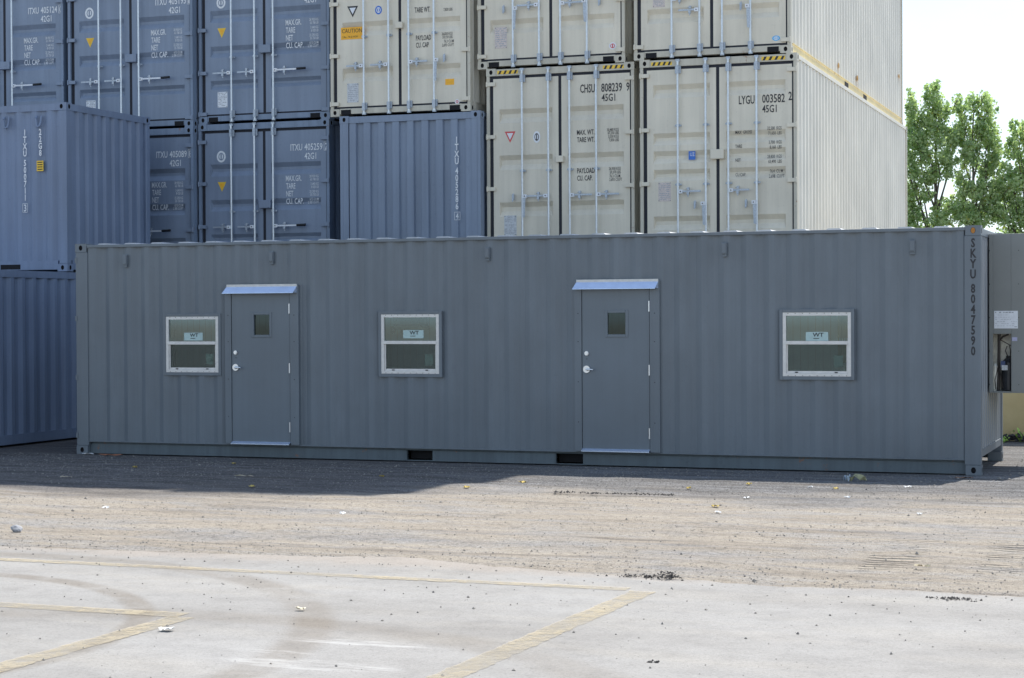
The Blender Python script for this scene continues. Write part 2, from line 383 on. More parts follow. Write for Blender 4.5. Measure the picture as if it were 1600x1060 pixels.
mb.build('asphalt_pavement', asphalt_mat(), kind='structure')
lm = line_mat()
mb = MB()
def strip(x0, y0, x1, y1, w_):
    d = Vector((x1 - x0, y1 - y0, 0)); L = d.length; d.normalize(); n = Vector((-d.y, d.x, 0)); k = int(L / .03); pr = None
    for i in range(k + 1):
        q = Vector((x0, y0, .0102)) + d * (L * i / k); a = w_ / 2 + noise.noise(q * 6) * .014 + noise.noise(q * 31) * .012; b_ = w_ / 2 + noise.noise(q * 6 + Vector((9, 9, 9))) * .014 + noise.noise(q * 31 + Vector((9, 9, 9))) * .012
        cur = (q + n * a, q - n * b_)
        if pr: mb.poly([pr[1], cur[1], cur[0], pr[0]])
        pr = cur
strip(-12, -9.96, 10.95, -9.99, .14); strip(-12, -11.88, 8.62, -11.95, .175); strip(8.66, -12.02, 8.40, -19, .18); strip(11.08, -10.05, 10.76, -19, .18)
mb.build('painted_line', lm, kind='structure')

# loose stones as one uncountable mass
def stone(mb, x, y, z, s):
    a = random.random() * 6.28; ca, sa = math.cos(a), math.sin(a); b = len(mb.v)
    for (px, py, pz) in ((1, 0, 0), (0, 1, 0), (-1, 0, 0), (0, -1, 0), (0, 0, .75), (0, 0, -.4)):
        j = s * (.7 + .6 * random.random()); px, py = (px * ca - py * sa) * j, (px * sa + py * ca) * j * .8
        mb.v.append((x + px, y + py, z + pz * j))
    for q in ((0, 1, 4), (1, 2, 4), (2, 3, 4), (3, 0, 4), (1, 0, 5), (2, 1, 5), (3, 2, 5), (0, 3, 5)): mb.f.append(tuple(b + i for i in q)); mb.m.append(0)
mb = MB(); cnt = 0
while cnt < 20000:
    y = random.uniform(-9.4, -.05); x = random.uniform(-2, 15)
    dens = .25 + .6 * (1 if y > -3 else 0) + .75 * math.exp(-((y + 9.0) / .5) ** 2) + .4 * noise.noise(Vector((x * .5, y * 1.6, 2)))
    if random.random() > dens: continue
    s = .004 + .008 * random.random() ** 4; s += .012 * (random.random() < .004)
    stone(mb, x, y, gh(x, y) + s * .2, s); cnt += 1
for i in range(2600):
    x = random.uniform(12.4, 20); y = random.uniform(-.5, 6.1); s = .01 + .02 * random.random() ** 2; stone(mb, x, y, s * .2, s)
for i in range(1300):
    y = -9.3 - 5.5 * random.random() ** 1.7; x = random.uniform(4, 15); s = .003 + .010 * random.random() ** 4; stone(mb, x, y, .006 + s * .3, s)
mb.build('gravel', stone_mat(), kind='stuff')

# ---------------------------------------------------------------- container pieces
def casting(x0, x1, y0, y1, z0, z1, faces, hole=(.028, .036)):
    mb = MB(); mb.box(x0, x1, y0, y1, z0, z1, skip=''.join(faces))
    n = 16
    for fc in faces:
        if fc == 'f': A, B, nrm, y = (x0, x1), (z0, z1), -1, y0
        elif fc == 'k': A, B, nrm, y = (x0, x1), (z0, z1), 1, y1
        elif fc == 'r': A, B, nrm, y = (y0, y1), (z0, z1), 1, x1
        else: A, B, nrm, y = (y0, y1), (z0, z1), -1, x0
        cx, cz = (A[0] + A[1]) / 2, (B[0] + B[1]) / 2; hx, hz = (A[1] - A[0]) / 2, (B[1] - B[0]) / 2
        def P(a, b, dep=0): return (a, y - nrm * dep, b) if fc in 'fk' else (y - nrm * dep, a, b)
        ring, inn = [], []
        for i in range(n):
            t = 2 * math.pi * i / n; ca, sa = math.cos(t), math.sin(t); k = 1 / max(abs(ca), abs(sa))
            ring.append((cx + hx * ca * k, cz + hz * sa * k)); inn.append((cx + hole[0] * ca, cz + hole[1] * sa))
        for i in range(n):
            j = (i + 1) % n
            mb.poly([P(*ring[i]), P(*ring[j]), P(*inn[j]), P(*inn[i])]); mb.poly([P(*inn[i]), P(*inn[j]), P(*inn[j], .025), P(*inn[i], .025)], 1)
        mb.poly([P(*q, .025) for q in inn], 1)
    return mb
CW, CL, CH = .162, .178, .118
def castings(root, sx, sy, H, mat, zs=(0, 1)):
    """eight corner castings; sx is the box size in x and sy in y"""
    wx, wy = (CW, CL) if sy > sx else (CL, CW)
    if abs(sx - 6.058) < .01 or abs(sx - 12.192) < .01: wx, wy = CL, CW
    for iz, (z0, z1) in enumerate(((0, CH), (H - CH, H))):
        for (x0, x1, fx) in ((0, wx, 'l'), (sx - wx, sx, 'r')):
            for (y0, y1, fy) in ((0, wy, 'f'), (sy - wy, sy, 'k')):
                casting(x0, x1, y0, y1, z0, z1, [fx, fy]).build('corner_casting', [mat, M['dark']], root, bevel=.004)
def groove_leaf(x0, x1, z0, z1, y, grooves, th=.045, mg=.1, depth=.05, ga=.02):
    """a door leaf: flat border and a field pressed with horizontal grooves"""
    mb = MB(); X0, X1 = x0 + mg, x1 - mg
    mb.poly([(x0, y, z0), (X0, y, z0), (X0, y, z1), (x0, y, z1)]); mb.poly([(X1, y, z0), (x1, y, z0), (x1, y, z1), (X1, y, z1)])
    prof = [(z0, 0)]
    for (b_, t_) in sorted(grooves):
        sl_ = min(.075, (t_ - b_) * .38); prof += [(b_, 0), (b_ + sl_ * 1.1, depth), (t_ - sl_, depth), (t_, 0)]
    prof.append((z1, 0))
    for (za, da), (zb, db) in zip(prof[:-1], prof[1:]):
        a0 = X0 + (ga if da else 0); b0 = X0 + (ga if db else 0); a1 = X1 - (ga if da else 0); b1 = X1 - (ga if db else 0)
        mb.poly([(a0, y + da, za), (a1, y + da, za), (b1, y + db, zb), (b0, y + db, zb)])
        if da or db:
            mb.poly([(X0, y, za), (a0, y + da, za), (b0, y + db, zb), (X0, y, zb)]); mb.poly([(a1, y + da, za), (X1, y, za), (X1, y, zb), (b1, y + db, zb)])
    yb = y + th + depth
    mb.poly([(x0, yb, z0), (x0, y, z0), (x0, y, z1), (x0, yb, z1)]); mb.poly([(x1, y, z0), (x1, yb, z0), (x1, yb, z1), (x1, y, z1)])
    mb.poly([(x0, yb, z0), (x1, yb, z0), (x1, y, z0), (x0, y, z0)]); mb.poly([(x0, y, z1), (x1, y, z1), (x1, yb, z1), (x0, yb, z1)])
    mb.poly([(x1, yb, z0), (x0, yb, z0), (x0, yb, z1), (x1, yb, z1)])
    return mb
def frame_and_walls(root, H, P, FR, SIDE, blind=False, RAIL=None, L=12.192, W=2.438):
    RAIL = RAIL or FR
    def one(name, *b_):
        f_ = MB(); f_.box(*b_); f_.build(name, FR, root, bevel=.004)
    for x0, x1 in ((0.003, .055), (W - .055, W - .003)):
        one('corner_post', x0, x1, .004, .13, CH, H - CH); one('corner_post', x0, x1, L - .13, L - .004, CH, H - CH)
    one('header', CW, W - CW, .012, .11, H - .118, H - .012); one('sill', CW, W - CW, .012, .13, .035, .125)
    one('header', CW, W - CW, L - .11, L - .012, H - .09, H - .012); one('sill', CW, W - CW, L - .11, L - .012, .02, .15)
    for sx in (0, 1):
        x0, x1 = (.004, .064) if sx == 0 else (W - .064, W - .004)
        a = MB(); a.box(x0, x1, CL, L - CL, H - .075, H - .014); a.build('top_rail', SIDE, root)
        a = MB(); a.box(x0 + (.0 if sx else .006), x1 - (.006 if sx else 0), CL, L - CL, .03, .165)
        a.box(x1 - .002 if sx else x0 - .004, x1 + .004 if sx else x0 + .002, CL, L - CL, .155, .17)
        for pc in (L / 2 - 1.03, L / 2 + 1.03): a.box(x1 - .004 if sx else x0 - .001, x1 + .001 if sx else x0 + .004, pc - .18, pc + .18, .045, .13, 1)
        a.build('bottom_rail', [RAIL, M['dark']], root)
        a = MB()
        if sx: a.corr((W - .010, .13, 0), (0, 1, 0), (1, 0, 0), L - .26, .165, H - .075)
        else: a.corr((.010, .13, 0), (0, 1, 0), (-1, 0, 0), L - .26, .165, H - .075)
        a.build('side_panel', SIDE, root)
    a = MB(); a.box(.065, W - .065, .11, L - .11, H - .05, H - .03); a.build('roof', SIDE, root)
    a = MB(); a.box(.065, W - .065, .13, L - .11, .1, .14); a.build('floor', M['dark'], root)
    a = MB(); a.corr((.055, L - .03, 0), (1, 0, 0), (0, 1, 0), W - .11, .15, H - .09, pitch=.25, depth=.045, flat=.11, slope=.018); a.build('end_panel', P, root)
    castings(root, W, L, H, FR)
# z ranges (bottom, top) of the pressed grooves
GR45A = [(.55, .775), (1.29, 1.52), (2.03, 2.25)]
GR45B = [(.28, .49), (1.03, 1.205), (1.30, 1.49), (1.58, 1.763), (2.30, 2.506)]
GR42 = [(.05 + .52, .722), (1.11, 1.302), (1.70, 1.903)]
def bars(door, mats, u_, z0, z1, guides, y=-.034):
    b = MB(); b.cyl((u_, y, z0), (u_, y, z1), .0165, 10)
    for zz in guides:
        b.box(u_ - .024, u_ + .024, y - .012, y + .045, zz - .02, zz + .02, 1); b.box(u_ - .05, u_ + .05, y + .03, y + .048, zz - .012, zz + .012, 1)
    for (zz, s) in ((z0, 1), (z1, -1)):
        b.box(u_ - .03, u_ + .03, y - .004, y + .034, zz - .012, zz + .03, 1); b.box(u_ - .044, u_ + .044, y + .02, y + .05, zz + s * .13 - .055, zz + s * .13 + .055, 1)
        b.box(u_ - .022, u_ + .022, y - .02, y + .03, zz + s * .12 - .07, zz + s * .12 + .06, 1)
    b.build('locking_bar', [M['zinc'], M['zinc2']], door)
def lever(door, u_, u1, z, grip=False, y=-.05, hang=False):
    b = MB()
    s = 1 if u1 > u_ else -1
    b.box(min(u_ + s * .012, u_ + s * .075), max(u_ + s * .012, u_ + s * .075), y - .012, y + .022, z - .028, z + .028, 0)
    b.cyl((u_ + s * .045, y - .02, z), (u_ + s * .045, y - .01, z), .009, 8, mi=2)
    if hang:
        b.poly([(u_ + s * .02, y, z), (u_ + s * .06, y, z), (u_ + s * .045, y, z - .32), (u_ + s * .012, y, z - .32)], 1); b.box(u_ + s * .02 - .01, u_ + s * .02 + .022, y - .004, y + .012, z - .33, z - .03, 1)
    else:
        e = u1 - (s * .16 if grip else 0)
        b.box(min(u_ + s * .06, e), max(u_ + s * .06, e), y - .008, y + .008, z - .011, z + .015, 0 if grip else 1)
        if grip: b.cyl((e, y, z + .004), (u1, y, z + .008), .021, 10, mi=2)
        c = u_ + (u1 - u_) * (.36 if grip else .45)
        b.box(c - .018, c + .018, y - .02, y + .03, z - .055, z - .012, 1); b.box(c - .01, c + .022, y - .02, y + .03, z + .016, z + .06, 1)
        b.cyl((c - .03, y - .01, z + .035), (c + .028, y - .01, z + .05), .007, 6, mi=1)
        b.cyl((c, y + .0, z - .05), (c, y + .0, z - .085), .009, 6, mi=1)
    b.build('handle', [M['whitest'], M['zinc2'], M['grip']], door)
def catch(door, u_, z):
    b = MB(); b.box(u_ - .012, u_ + .02, -.04, .0, z - .05, z + .045); b.cyl((u_, -.045, z - .07), (u_ + .01, -.03, z + .06), .012, 6); b.build('handle_catch', M['zinc2'], door)
def hinges(door, side, zs, P, W=2.438):
    for z in zs:
        b = MB()
        if side == 'l': b.box(.004, .15, -.012, .024, z - .03, z + .03); b.cyl((.012, -.01, z - .042), (.012, -.01, z + .042), .016, 8)
        else: b.box(W - .15, W - .004, -.012, .024, z - .03, z + .03); b.cyl((W - .012, -.01, z - .042), (W - .012, -.01, z + .042), .016, 8)
        b.build('hinge', P, door, bevel=.004)
def doors(root, H, P, D, W=2.438):
    Y = D.get('recess', .028)
    z0, z1 = .155, H - .162
    g = MB(); yy = Y + .003
    g.box(.056, .20, yy, yy + .03, .125, H - .119); g.box(W - .17, W - .056, yy, yy + .03, .125, H - .119); g.box(.20, W - .17, yy, yy + .03, .125, .24); g.box(.20, W - .17, yy, yy + .03, H - .25, H - .119)
    g.box(1.15, 1.29, yy, yy + .03, .24, H - .25); g.build('door_gasket', M['gasket'], root)
    xl = (.11, 1.196); xr = (1.246, W - .08)
    dl = groove_leaf(*xl, z0, z1, Y, D['gr']).build('door', P, root); dr = groove_leaf(*xr, z0, z1, Y, D['gr']).build('door', P, root)
    hz_ = D.get('hinges', [.2, .98, 1.82, 2.655]); hinges(dl, 'l', hz_, P); hinges(dr, 'r', hz_, P)
    for u_ in D['rods']:
        bars(dl if u_ < 1.22 else dr, None, u_, .02, H - .045, D['guides'])
    for lv in D['levers']: lever(dl if lv[0] < 1.22 else dr, *lv)
    for c in D.get('catches', []): catch(dl if c[0] < 1.22 else dr, *c)
    if 'box' in D:
        b = MB(); x0, x1, a, c = D['box']; b.box(x0, x1, -.05, Y - .002, a, c); b.build('lock_box', P, dr, bevel=.008)
    return dl, dr, Y
def outline_digit(mb, ch, x0, x1, z0, z1, y):
    t_ = .007
    for q in ((x0, x1, z0, z0 + t_), (x0, x1, z1 - t_, z1), (x0, x0 + t_, z0, z1), (x1 - t_, x1, z0, z1)): mb.poly([(q[0], y, q[2]), (q[1], y, q[2]), (q[1], y, q[3]), (q[0], y, q[3])])
    mb.text(ch, (x0 + x1) / 2 - .023, y, z0 + .018, (z1 - z0) - .036, -.046, bold=.03)
def texts(door, rows, Y, mat):
    b = MB()
    for row in rows:
        body, x, z, h = row[:4]; sx = row[4] if len(row) > 4 else .62; al = row[5] if len(row) > 5 else 'LEFT'
        b.text(body, x, Y - .004, z, h, sx, al, bold=.018 if h > .06 else .006)
    return b.build('lettering', mat, door)
def sticker(door, name, x0, x1, z0, z1, mat, Y, rows=None, mat2=None, shape='rect'):
    b = MB(); y = Y - .003
    if shape == 'rect': b.box(x0, x1, y, Y - .0005, z0, z1)
    elif shape == 'tri':
        b.poly([(x0, y, z1), ((x0 + x1) / 2, y, z0), (x1, y, z1)])
        cx, cz = (x0 + x1) / 2, z0 + (z1 - z0) * .64; k = .6
        b.poly([(cx + (x0 - cx) * k, y - .001, cz + (z1 - cz) * k), (cx, y - .001, cz + (z0 - cz) * k), (cx + (x1 - cx) * k, y - .001, cz + (z1 - cz) * k)], 1)
    elif shape == 'oval':
        c = ((x0 + x1) / 2, y, (z0 + z1) / 2); b.disc(c, 'y-', (x1 - x0) / 2, (z1 - z0) / 2, 24)
        b.disc((c[0], y - .001, c[2]), 'y-', (x1 - x0) / 2 * .62, (z1 - z0) / 2 * .66, 20, 1)
        b.disc((c[0], y - .002, c[2]), 'y-', (x1 - x0) / 2 * .45, (z1 - z0) / 2 * .5, 8, 0)
        b.box(c[0] - (x1 - x0) * .07, c[0] + (x1 - x0) * .07, y - .0035, y - .003, c[2] - (z1 - z0) * .25, c[2] + (z1 - z0) * .22, 1)
    if rows:
        for (body, xx, zz, hh, sx) in rows: b.text(body, xx, y - .002, zz, hh, sx, mi=1)
    return b.build(name, [mat, mat2 or M['black']], door)
def platerows(x0, z0, x1, z1, n=7):
    rows = []; h = (z1 - z0) / (n + 1)
    for i in range(n): rows.append(('IIIIIIIIIIIIII'[:9 + (i * 5) % 5], x0 + .02, z1 - h * (i + 1), h * .45, .5 * (x1 - x0) / .2))
    return rows
def dataplate(door, x0, x1, z0, z1, mat, Y):
    b = MB(); y = Y - .004; b.box(x0, x1, y, Y - .0005, z0, z1); n = 9; h = (z1 - z0) / (n + 1)
    rnd = random.Random(int(x0 * 999 + z0 * 77))
    for i in range(n):
        x = x0 + .015
        while x < x1 - .03:
            w_ = rnd.uniform(.01, .04); zz = z1 - h * (i + 1)
            if rnd.random() < .7: b.poly([(x, y - .001, zz), (x + w_, y - .001, zz), (x + w_, y - .001, zz + h * .42), (x, y - .001, zz + h * .42)], 1)
            x += w_ + .008
    for (cx, cz) in ((x0 + .012, z0 + .012), (x1 - .012, z0 + .012), (x0 + .012, z1 - .012), (x1 - .012, z1 - .012)): b.disc((cx, y - .002, cz), 'y-', .006, .006, 8, 2)
    return b.build('data_plate', [mat, M['plateink'], M['black']], door)
M['plateink'] = plain('faded print', (.40, .41, .44), .7)
def hazard(root, x0, x1, z0, z1):
    b = MB(); y = .009; b.box(x0, x1, y, .0115, z0, z1); n = 4; p = (x1 - x0) / n
    for i in range(n):
        a = x0 + p * (i + .18); k = p * .42
        b.poly([(a, y - .001, z0), (a + k, y - .001, z0), (min(a + k + p * .3, x1), y - .001, z1), (a + p * .3, y - .001, z1)], 1)
    b.build('hazard_stripe', [M['yellow'], M['black']], root)
def sill_recess(root, H, W=2.438):
    for x0, x1 in ((.185, .36), (W - .36, W - .185)):
        b = MB(); b.box(x0, x1, .0095, .05, .028, .105); b.build('sill_recess', M['dark'], root)
GRP_C = 'cream containers stacked behind the office'; GRP_B = 'blue grey containers stacked behind the office'

GREY_G = [1.10]; 
def weights(door, Y, mat, nums, x=1.672, z=1.585, h=.092, pitch=.127, cu='CU. CAP.', mg='MAX.GR.', nx=2.0):
    rows = [(mg, x, z, h, -.29), ('TARE', x + .005, z - pitch, h, -.17), ('NET', x + .005, z - 2 * pitch, h, -.13), (cu, x + .005, z - 3 * pitch, h, -.32)]
    for i, (a, b) in enumerate(nums):
        rows += [(a, nx + .28, z - i * pitch + .05, .042, .62, 'RIGHT'), (b, nx + .28, z - i * pitch - .002, .042, .62, 'RIGHT')]
    texts(door, rows, Y, mat)
GN = [('28 930 KG', '63 780 LB'), ('3 640 KG', '8 020 LB'), ('25 290 KG', '55 750 LB'), ('67.5 CU.M', '2 385 CU.FT')]
def grey_door(name_id, loc, label, tri=True, plate=True, oval=True, base=0, joint=(1.16, 1.375, 1.14, 1.275)):
    H = 2.591; root = thing('shipping_container', loc, label, 'container', GRP_B)
    frame_and_walls(root, H, M['blue'], M['blueold'], M['blue'])
    dl, dr, Y = doors(root, H, M['blue'], dict(gr=GR42, rods=[.64, 1.075, 1.42], guides=[1.095], hinges=[.16, .85, 1.575, 2.28], recess=.045,
        levers=[(.64, .3, .835), (1.075, .76, .835), (1.42, 2.02, .84, True)], box=joint))
    if name_id:
        a, b_, c_ = name_id
        texts(dr, [(a.split()[0], 1.71, 2.09, .108, -.215), (a.split()[1], 1.965, 2.09, .108, -.33), (b_, 1.965, 1.94, .105, -.215)], Y, M['white'])
        bb = MB(); outline_digit(bb, c_, 2.32, 2.405 - .002, 2.072, 2.216, Y - .004); bb.build('check_digit', [M['white'], M['blue']], dr)
    weights(dr, Y, M['white'], GN, x=1.62, nx=1.94)
    if oval: sticker(dl, 'round_emblem', .33, .50, 1.935, 2.13, M['white'], Y, mat2=M['blue'], shape='oval')
    if tri: sticker(dl, 'warning_triangle', .345, .505, 1.44, 1.605, M['yellow'], Y, mat2=M['orange'], shape='tri')
    if plate: dataplate(dl, .34, .525, .27, .53, M['whitest'], Y)
    sill_recess(root, H)
    return root
def corner_cols():
    pass
zB = -.1
CX = dict(col1=-6.06, col2=-3.59, col3=-1.385)
c259 = grey_door(('ITXU 405259', '42G1', '2'), (-1.41, 5.87, 2.551), 'blue grey container with white number ITXU 405259, just above the office roof', plate=True)
c259u = grey_door(('ITXU 405233', '42G1', '7'), (-1.40, 5.88, 5.144), 'blue grey container with white data plate, stacked directly on the one numbered ITXU 405259')
c089 = grey_door(('ITXU 405089', '42G1', '8'), (-3.87, 5.70, 2.499), 'shaded blue grey container numbered ITXU 405089, half hidden behind the short container', plate=True)
col2u = grey_door(('ITXU 405193', '42G1', '1'), (-3.865, 5.70, 5.09), 'blue grey container with triangle and round emblem, stacked on the one numbered ITXU 405089')
c124 = grey_door(('ITXU 405124', '42G1', '0'), (-6.40, 5.68, 5.09), 'blue grey container with white number ITXU 405124, at the top left edge of the photo')

# blind end of 405286
H = 2.591
c286 = thing('shipping_container', (1.41, 5.5, 2.531), 'blue grey container showing its ribbed blind end with vertical number ITXU 405286 4', 'container', GRP_B)
frame_and_walls(c286, H, M['blue'], M['blue'], M['blue'])
for x0 in (.056, 2.438 - .15):
    b = MB(); b.box(x0, x0 + .094, .006, .12, CH, H - CH); b.build('end_post', M['blue'], c286)
b = MB(); b.corr((.15, .022, 0), (1, 0, 0), (0, -1, 0), 2.438 - .3, .125, H - .118, pitch=.252, depth=.045, flat=.112, slope=.014, start=-.126 - .112); b.build('end_panel', M['blue'], c286)
def stack_text(mb, chars, x, y, ztop, pitch, h, sx=.6, gaps=(), mi=0):
    z = ztop
    for i, ch in enumerate(chars):
        if i in gaps: z -= pitch * .38
        mb.text(ch, x, y, z - h, h, sx, 'CENTER', mi, bold=.04); z -= pitch
    return z
b = MB(); z = stack_text(b, 'ITXU405286', 2.03, .014, 2.19, .112, .098, .72, gaps=(4,)); outline_digit(b, '4', 1.985, 2.085, z - .16, z - .03, .0125); b.build('lettering', [M['white'], M['blue']], c286)

# cream containers
def cream(loc, label, gr, sets, H=2.896, rail=None):
    root = thing('shipping_container', loc, label, 'container', GRP_C)
    frame_and_walls(root, H, M['cream'], M['creamframe'], M['creamlit'], RAIL=rail or M['creamlit'])
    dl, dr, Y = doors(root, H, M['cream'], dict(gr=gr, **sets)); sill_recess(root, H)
    return root, dl, dr, Y
RC = [.61, 1.045, 1.395, 1.83]
chsu, dl, dr, Y = cream((3.88, 5.72, 2.896), 'cream container with black number CHSU 808239 9 on its right door', GR45A,
    dict(rods=RC, guides=[1.264], levers=[(1.045, .68, .86), (1.395, 1.76, .86), (1.83, 2.2, .86), (.61, .7, .86, False, -.05, True)], catches=[(.45, .85)], box=(1.17, 1.29, 1.38, 1.48), hinges=[.2, .99, 1.815, 2.65]))
hazard(chsu, .185, .53, 2.805, 2.86); hazard(chsu, 1.93, 2.27, 2.805, 2.86)
texts(dr, [('CHSU', 1.555, 2.455, .13, -.24), ('808239', 1.90, 2.455, .13, -.335), ('9', 2.305, 2.455, .13, -.05), ('45G1', 1.905, 2.31, .112, -.22),
    ('MAX. WT.', 1.50, 1.80, .078, -.285), ('TARE WT.', 1.50, 1.685, .078, -.285), ('PAYLOAD', 1.50, 1.20, .08, -.285), ('CU. CAP.', 1.50, 1.085, .08, -.25),
    ('30,480 KGS', 2.18, 1.84, .045, .62, 'RIGHT'), ('67,200 LBS', 2.18, 1.79, .045, .62, 'RIGHT'), ('3,550 KGS', 2.18, 1.735, .045, .62, 'RIGHT'), ('7,830 LBS', 2.18, 1.68, .045, .62, 'RIGHT'),
    ('26,930 KGS', 2.21, 1.235, .045, .62, 'RIGHT'), ('59,370 LBS', 2.21, 1.18, .045, .62, 'RIGHT'), ('76.3 CU.M.', 2.21, 1.12, .045, .62, 'RIGHT'), ('2,693 CU.FT', 2.23, 1.065, .045, .62, 'RIGHT')], Y, M['black'])
sticker(dl, 'warning_triangle', .30, .48, 1.715, 1.895, M['red'], Y, mat2=M['whitest'], shape='tri')
sticker(dl, 'round_emblem', .775, .895, 1.70, 1.885, M['whitest'], Y, mat2=M['black'], shape='oval')
dataplate(dl, .285, .49, .25, .565, M['plate'], Y)

lygu, dl, dr, Y = cream((6.435, 5.65, 2.896), 'cream container with black number LYGU 003582 2 and a long sunlit side', GR45B,
    dict(rods=RC, guides=[.97, 1.87], levers=[(.61, .97, .86), (1.395, 1.72, .86), (1.045, .95, .67, False, -.05, True), (1.83, 1.73, .67, False, -.05, True)], catches=[(.87, .66), (1.66, .66)], box=(1.12, 1.325, 1.34, 1.485), hinges=[.2, .99, 1.815, 2.65]))
hazard(lygu, .185, .51, 2.80, 2.855); hazard(lygu, 1.90, 2.26, 2.80, 2.855)
texts(dr, [('LYGU', 1.548, 2.16, .125, -.24), ('003582', 1.905, 2.165, .125, -.345), ('2', 2.305, 2.19, .125, -.052), ('45G1', 1.905, 2.02, .11, -.22),
    ('MAX  GROSS', 1.49, 1.71, .05, .62), ('TARE', 1.49, 1.50, .05, .62), ('NET', 1.49, 1.29, .05, .62), ('CU.CAP.', 1.49, 1.07, .05, .62),
    ('32,500  KGS', 2.2, 1.755, .05, .6, 'RIGHT'), ('71,650  LBS', 2.2, 1.68, .05, .6, 'RIGHT'), ('3,700  KGS', 2.2, 1.545, .05, .6, 'RIGHT'), ('8,160  LBS', 2.2, 1.47, .05, .6, 'RIGHT'),
    ('28,800  KGS', 2.2, 1.33, .05, .6, 'RIGHT'), ('63,490  LBS', 2.2, 1.255, .05, .6, 'RIGHT'), ('76.4  CU.M', 2.22, 1.11, .05, .6, 'RIGHT'), ('2,698  CU.FT', 2.24, 1.035, .05, .6, 'RIGHT')], Y, M['black'])
sticker(dl, 'blue_sticker', .765, .87, 1.345, 1.475, M['bluest'], Y, rows=[('UZ', .785, 1.40, .055, .7)], mat2=M['whitest'])
dataplate(dl, .285, .485, .72, 1.01, M['plate2'], Y)

t3a, dl, dr, Y = cream((3.735, 5.72, 5.792), 'cream container with grey plate and small red sticker, stacked on CHSU 808239', GR45A,
    dict(rods=RC, guides=[1.264], levers=[(1.045, .68, .965), (1.395, 1.76, .965), (.61, .7, .93, False, -.05, True), (1.83, 1.73, .98, False, -.05, True)], catches=[(.45, .93), (2.03, .96)], box=(1.17, 1.29, 1.38, 1.48)))
dataplate(dl, .285, .49, .32, .655, M['plate2'], Y); sticker(dr, 'red_sticker', 2.17, 2.29, .21, .32, M['whitest'], Y, mat2=M['red'], shape='oval')
t3b, dl, dr, Y = cream((6.345, 5.65, 5.792), 'cream container with yellowed bottom rail on its sunny side, stacked on LYGU 003582', GR45A,
    dict(rods=RC, guides=[1.264], levers=[(1.045, .72, .72), (.61, .9, .90), (1.83, 1.73, .73, False, -.05, True)], catches=[(1.68, .74)], box=(1.17, 1.29, 1.38, 1.48)), rail=M['yellowrail'])
dataplate(dl, .30, .49, .80, 1.02, M['plate2'], Y); sticker(dr, 'blue_sticker', 2.15, 2.27, .19, .27, M['cyan'], Y, shape='oval', mat2=M['whitest'])
b = MB()
for (yy, zz) in ((4.2, .32), (6.2, .34), (11.6, 1.0)): b.disc((2.4405, yy, zz), 'x+', .09, .05, 9); b.poly([(2.4405, yy - .02, zz), (2.4405, yy + .02, zz), (2.4405, yy, zz - .25)])
b.build('rust_stain', plain('rust', (.5, .27, .06), .8), t3b)
caut, dl, dr, Y = cream((1.235, 5.53, 5.125), 'cream container with orange CAUTION sticker on its left door', GR45A,
    dict(rods=RC, guides=[1.27], levers=[(.61, .31, .80), (1.045, .73, .80), (1.395, 1.72, .82), (1.83, 1.9, .83, False, -.05, True)], catches=[(2.0, .86)], box=(1.17, 1.29, 1.37, 1.47)))
sticker(dl, 'caution_sticker', .185, .60, 1.245, 1.44, M['orange'], Y, rows=[('CAUTION', .20, 1.35, .066, .85), ('2,9m - 9ft 6 HIGH', .21, 1.27, .032, .8)])
sticker(dl, 'warning_triangle', .30, .49, 1.60, 1.78, M['black'], Y, mat2=M['whitest'], shape='tri')
sticker(dl, 'round_emblem', .79, .91, 1.62, 1.76, M['bluest'], Y, mat2=M['whitest'], shape='oval')
dataplate(dl, .29, .49, .22, .53, M['plate'], Y)
sticker(dr, 'orange_sticker', 2.0, 2.15, .43, .525, M['orange'], Y); sticker(dr, 'red_sticker', 2.16, 2.24, .12, .195, M['whitest'], Y, mat2=M['red'], shape='oval')
texts(dr, [('PAYLOAD', 1.50, 1.165, .08, -.26), ('CU. CAP', 1.50, 1.05, .08, -.22), ('TARE WT.', 1.48, 1.61, .085, -.27), ('26,830 KGS', 2.13, 1.225, .045, .6, 'RIGHT'), ('59,150 LBS', 2.13, 1.17, .045, .6, 'RIGHT'), ('76.3 CU.M', 2.15, 1.105, .045, .6, 'RIGHT'), ('2,693 CU.FT', 2.15, 1.045, .045, .6, 'RIGHT'),
    ('7,830 LBS', 2.13, 1.61, .045, .6, 'RIGHT')], Y, M['black'])

# the tiers above the photo and below the office roof line: simpler copies that cast the long shadow
def plain_box(loc, H, P, SIDE, gr, label, grp):
    root = thing('shipping_container', loc, label, 'container', grp); frame_and_walls(root, H, P, P, SIDE)
    doors(root, H, P, dict(gr=gr, rods=[], guides=[], levers=[])); return root
LB = 'cream container high up in the cream stacks, above the ones seen in the photo'; LG = 'blue grey container high up in the blue stacks, above the ones seen in the photo'
LB1 = 'cream container at the foot of the cream stacks, hidden by the office'; LG1 = 'blue grey container at the foot of the blue stacks, hidden by the office'
pc = plain_box((3.9, 5.72, 0), 2.896, M['cream'], M['creamlit'], GR45A, LB1, 'cream containers at the foot of the stacks')
pb = plain_box((-1.4, 5.85, -.04), 2.591, M['blue'], M['blue'], GR42, LG1, 'blue containers at the foot of the stacks')
cm = childmap()
def put(src, x, y, z, lab, grp):
    o = copy_tree(src, cm); o.location = (x, y, z); o['label'] = lab; o['group'] = grp
gU, gV, gW, gX = 'cream containers above the photo', 'blue containers above the photo', 'cream containers at the foot of the stacks', 'blue containers at the foot of the stacks'
put(pc, 6.42, 5.65, 0, LB1, gW)
for x in (-8.92, -6.4, -3.88): put(pb, x, 5.7, -.092, LG1, gX)
put(pb, 1.4, 5.52, -.06, LG1, gX)
for x in (-8.92, -6.4): put(pb, x, 5.7, 2.499, 'blue grey container in the second tier, hidden behind the short container', 'blue containers hidden behind the short one')
